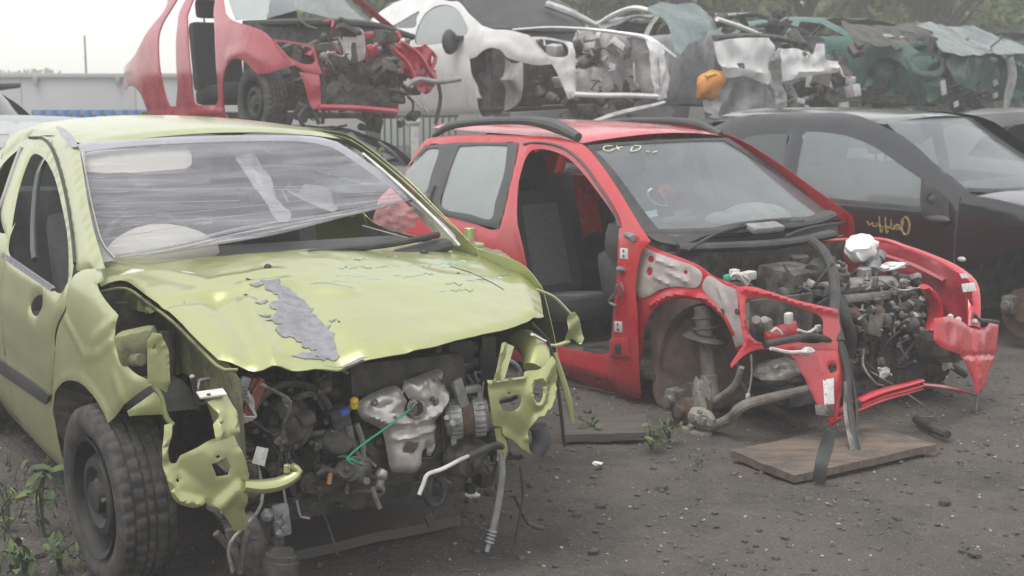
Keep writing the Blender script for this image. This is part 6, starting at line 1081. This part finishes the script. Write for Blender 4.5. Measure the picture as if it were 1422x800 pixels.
# ------------------------------------------------------------------ far left: grey wall, bushes, mast, blue sheet fence
def wxy(px, y): return (px - 711) / FPX * y
m_w = mat('grey_wall', (.46, .46, .47), .8, 0, (.40, .40, .41), .6, .6)
wl = empty('boundary_wall', (-10, 32, 0)); tag(wl, 'long light grey boundary wall behind the yard on the left', 'wall')
for i in range(9): mk('panel', *box((-7.0 + i * 2.5, 0, .74), (2.49, .16, 1.48), None, .01), m_w, wl)
mk('coping', *box((3, 0, 1.53), (23, .30, .10), None, .02), mat('coping_concrete', (.36, .36, .36), .8), wl)
for i in range(10): mk('bracket', *box((-7.6 + i * 1.8, -.16, 1.42), (.10, .10, .16), None, .01), M_GREY, wl)
m = empty('mast', (wxy(126, 34), 34, 0)); tag(m, 'thin grey mast behind the boundary wall', 'mast'); mk('pole', *cyl((0, 0, 0), (0, 0, 2.45), .035, .02), M_GREY, m)
mk('mast_base', *cyl((0, 0, 0), (0, 0, .2), .09, .05), M_GREY, m)
def corr(name, label, x0, x1, y, z0, z1, m, pitch=.075, amp=.018):
    n = int((x1 - x0) / pitch * 8); V, F = [], []
    for i in range(n + 1): x = (x1 - x0) * i / n; d = amp * math.sin(2 * math.pi * x / pitch); V += [(x, d, z0), (x, d, z1), (x, d + .004, z0), (x, d + .004, z1)]
    for i in range(n): a = 4 * i; F += [(a, a + 4, a + 5, a + 1), (a + 2, a + 3, a + 7, a + 6), (a + 1, a + 5, a + 7, a + 3)]
    rt = empty(name, (x0, y, 0)); tag(rt, label, 'fence'); mk('corrugated_sheet', V, F, m, rt, sharp=50); mk('top_rail', *box(((x1 - x0) / 2, .04, z1 - .05), (x1 - x0, .04, .06), None, .006), M_GREY, rt)
    for k in range(3): mk('post', *box(((x1 - x0) * k / 2, .06, z1 / 2), (.06, .06, z1), None, .005), M_GREY, rt)
corr('sheet_fence', 'blue corrugated metal sheet fence left of the stack', -6.6, -4.3, 20, 0, 1.10, mat('blue_sheet', (.10, .22, .52), .45, .1, (.16, .28, .52), 3, .6), .16, .04)
# green bar fence and white post seen through the gap
fn = empty('bar_fence', (wxy(535, 18), 18, 0)); tag(fn, 'green vertical bar fence seen through the gap beside the red estate', 'fence'); m_gf = mat('green_fence_paint', (.06, .13, .07), .5)
for i in range(12): mk('bar', *cyl((i * .08, 0, .0), (i * .08, 0, 1.15), .013, n=8), m_gf, fn)
for z in (.15, 1.08): mk('rail', *box((.44, .02, z), (.95, .03, .04), None, .004), m_gf, fn)
pt = empty('post', (wxy(577, 17.6), 17.6, 0)); tag(pt, 'white post in front of the green bar fence', 'post'); mk('shaft', *box((0, 0, .5), (.10, .10, 1.0), None, .01), M_PALE, pt); mk('cap', *box((0, 0, 1.02), (.13, .13, .05), None, .01), M_PALE, pt)
# ------------------------------------------------------------------ trees
m_bark = mat('bark', (.07, .055, .045), .9, 0, (.04, .033, .028), 8, .8, .4, 30, stretch=(1, 1, .3))
def leafmat(name, c, c2):
    m = mat(name, c, .6, 0, c2, .9, .9); nt = m.node_tree; b = nt.nodes['Principled BSDF']; t = nt.nodes.new('ShaderNodeBsdfTranslucent'); x = nt.nodes.new('ShaderNodeMixShader'); x.inputs[0].default_value = .45
    nt.links.new(b.inputs['Base Color'].links[0].from_socket, t.inputs[0]); nt.links.new(b.outputs[0], x.inputs[1]); nt.links.new(t.outputs[0], x.inputs[2]); nt.links.new(x.outputs[0], nt.nodes['Material Output'].inputs[0])
    return m
ML = [leafmat('leaves_a', (.21, .27, .08), (.13, .18, .06)), leafmat('leaves_b', (.17, .23, .075), (.25, .28, .10)), leafmat('leaves_c', (.09, .12, .045), (.13, .16, .06))]
def tree(label, x, y, h, rx, seed, mi, z0=1.2, n=9000, ls=.13):
    q = np.random.default_rng(seed); rt = empty('tree', (x, y, 0)); tag(rt, label, 'tree', 'trees behind the stack'); gs = [tube([(0, 0, -.1), (q.normal(0, .1), q.normal(0, .1), h * .3), (q.normal(0, .25), q.normal(0, .25), h * .62)], [.16, .13, .06], 9, .3)]
    cl = []
    for i in range(40):
        a = q.uniform(0, 6.28); t = q.uniform(0, 1); rr = rx * (.35 + .65 * math.sin(math.pi * (t * .85 + .12))) * q.uniform(.35, 1.); c = np.array([rr * math.cos(a), rr * math.sin(a), z0 + (h - z0) * t]); cl.append((c, q.uniform(.35, .8)))
        if i % 2 == 0: s = np.array([0, 0, max(.5, c[2] * .55)]); gs.append(tube([s, (s + c) / 2 + q.normal(0, .15, 3), c], [.06, .035, .012], 6, .3))
    mk('trunk', *join(*gs), m_bark, rt)
    N = n; k = q.integers(len(cl), size=N); C = np.array([c for c, _ in cl])[k]; Rr = np.array([s for _, s in cl])[k]
    d = q.normal(size=(N, 3)); d /= np.linalg.norm(d, axis=1)[:, None]; P = C + d * (Rr * q.random(N) ** .45)[:, None] * [1, 1, .75]
    u = q.normal(size=(N, 3)); u /= np.linalg.norm(u, axis=1)[:, None]; w = np.cross(u, q.normal(size=(N, 3))); w /= np.linalg.norm(w, axis=1)[:, None]; s = (ls * q.uniform(.5, 1.3, N))[:, None]
    V = np.stack([P - u * s, P + w * s * .45, P + u * s, P - w * s * .45], 1).reshape(-1, 3); F = [(4 * i, 4 * i + 1, 4 * i + 2, 4 * i + 3) for i in range(N)]
    mk('crown', V, F, ML[mi], rt, smooth=False)
tree('leafy green tree showing behind the red wreck windscreen', -2.6, 27, 5.2, 1.7, 1, 0); tree('pale green tree behind the white wreck roof', -.2, 28, 6.5, 2.2, 2, 1); tree('green tree between the white wreck and the pale torn wreck', 3.0, 27, 6.0, 2.0, 3, 0, n=12000)
tree('broad green tree behind the pale torn wreck', 5.6, 28, 6.8, 2.3, 4, 1, n=13000); tree('dense green tree behind the teal wreck roof', 8.2, 29, 7, 2.4, 5, 0, n=13000); tree('dark tree near the right edge behind the teal wreck hood', 11.0, 28, 6.6, 2.1, 6, 2, n=12000); tree('dark olive tree in the top right corner', 9.8, 33, 7.5, 1.8, 7, 2); tree('low green tree in the middle distance behind the torn wreck', 1.4, 31, 4.6, 2.0, 8, 0); tree('dark tree beyond the right edge of the stack', 13.4, 30, 7, 2.4, 9, 2)
N = 42000; P = np.stack([g.uniform(-5.5, 22, N), 40 + g.normal(0, 1.2, N), 4.4 * g.random(N) ** .8], 1); P[:, 2] *= 1 + .25 * np.sin(P[:, 0] * 1.3) + .15 * np.sin(P[:, 0] * 3.1); u = g.normal(size=(N, 3)) * .12; v_ = g.normal(size=(N, 3)) * .10
kind(mk('hedge', np.stack([P - u, P + v_, P + u, P - v_], 1).reshape(-1, 3), [(4 * k, 4 * k + 1, 4 * k + 2, 4 * k + 3) for k in range(N)], ML[1], smooth=False), 'stuff')
for i, (px, w, h, lb) in enumerate(((8, 1.6, 1.5, 'dark bush at the left edge beyond the wall'), (40, 2.2, 1.45, 'low dark bush in the middle of the row beyond the wall'), (65, 2.0, 1.6, 'tallest dark bush at the right of the row beyond the wall'))):
    rt = empty('bush', (wxy(px, 90), 90, 0)); tag(rt, lb, 'bush', 'bushes beyond the wall')
    q = np.random.default_rng(90 + i); N = 500; a = q.normal(size=(N, 3)); a /= np.linalg.norm(a, axis=1)[:, None]; P = a * (q.random(N) ** .4)[:, None] * [w, .8, h * .55] + [0, 0, h * .5]; u = q.normal(size=(N, 3)) * .16; v_ = q.normal(size=(N, 3)) * .12
    mk('foliage', np.stack([P - u, P + v_, P + u, P - v_], 1).reshape(-1, 3), [(4 * k, 4 * k + 1, 4 * k + 2, 4 * k + 3) for k in range(N)], ML[2], rt, smooth=False); mk('stem', *cyl((0, 0, 0), (0, 0, h * .6), .08), m_bark, rt)
# ------------------------------------------------------------------ pale haze over the yard
hz = mk('haze', *box((0, 39, 3.7), (264, 122, 9.4), None, 0), None); hm = bpy.data.materials.new('haze'); hm.use_nodes = True; hn = hm.node_tree; hn.nodes.clear()
pv = hn.nodes.new('ShaderNodeVolumePrincipled'); pv.inputs['Color'].default_value = (.95, .95, .955, 1); pv.inputs['Density'].default_value = HAZE; ho = hn.nodes.new('ShaderNodeOutputMaterial'); hn.links.new(pv.outputs[0], ho.inputs['Volume'])
hz.data.materials.append(hm); kind(hz, 'stuff')
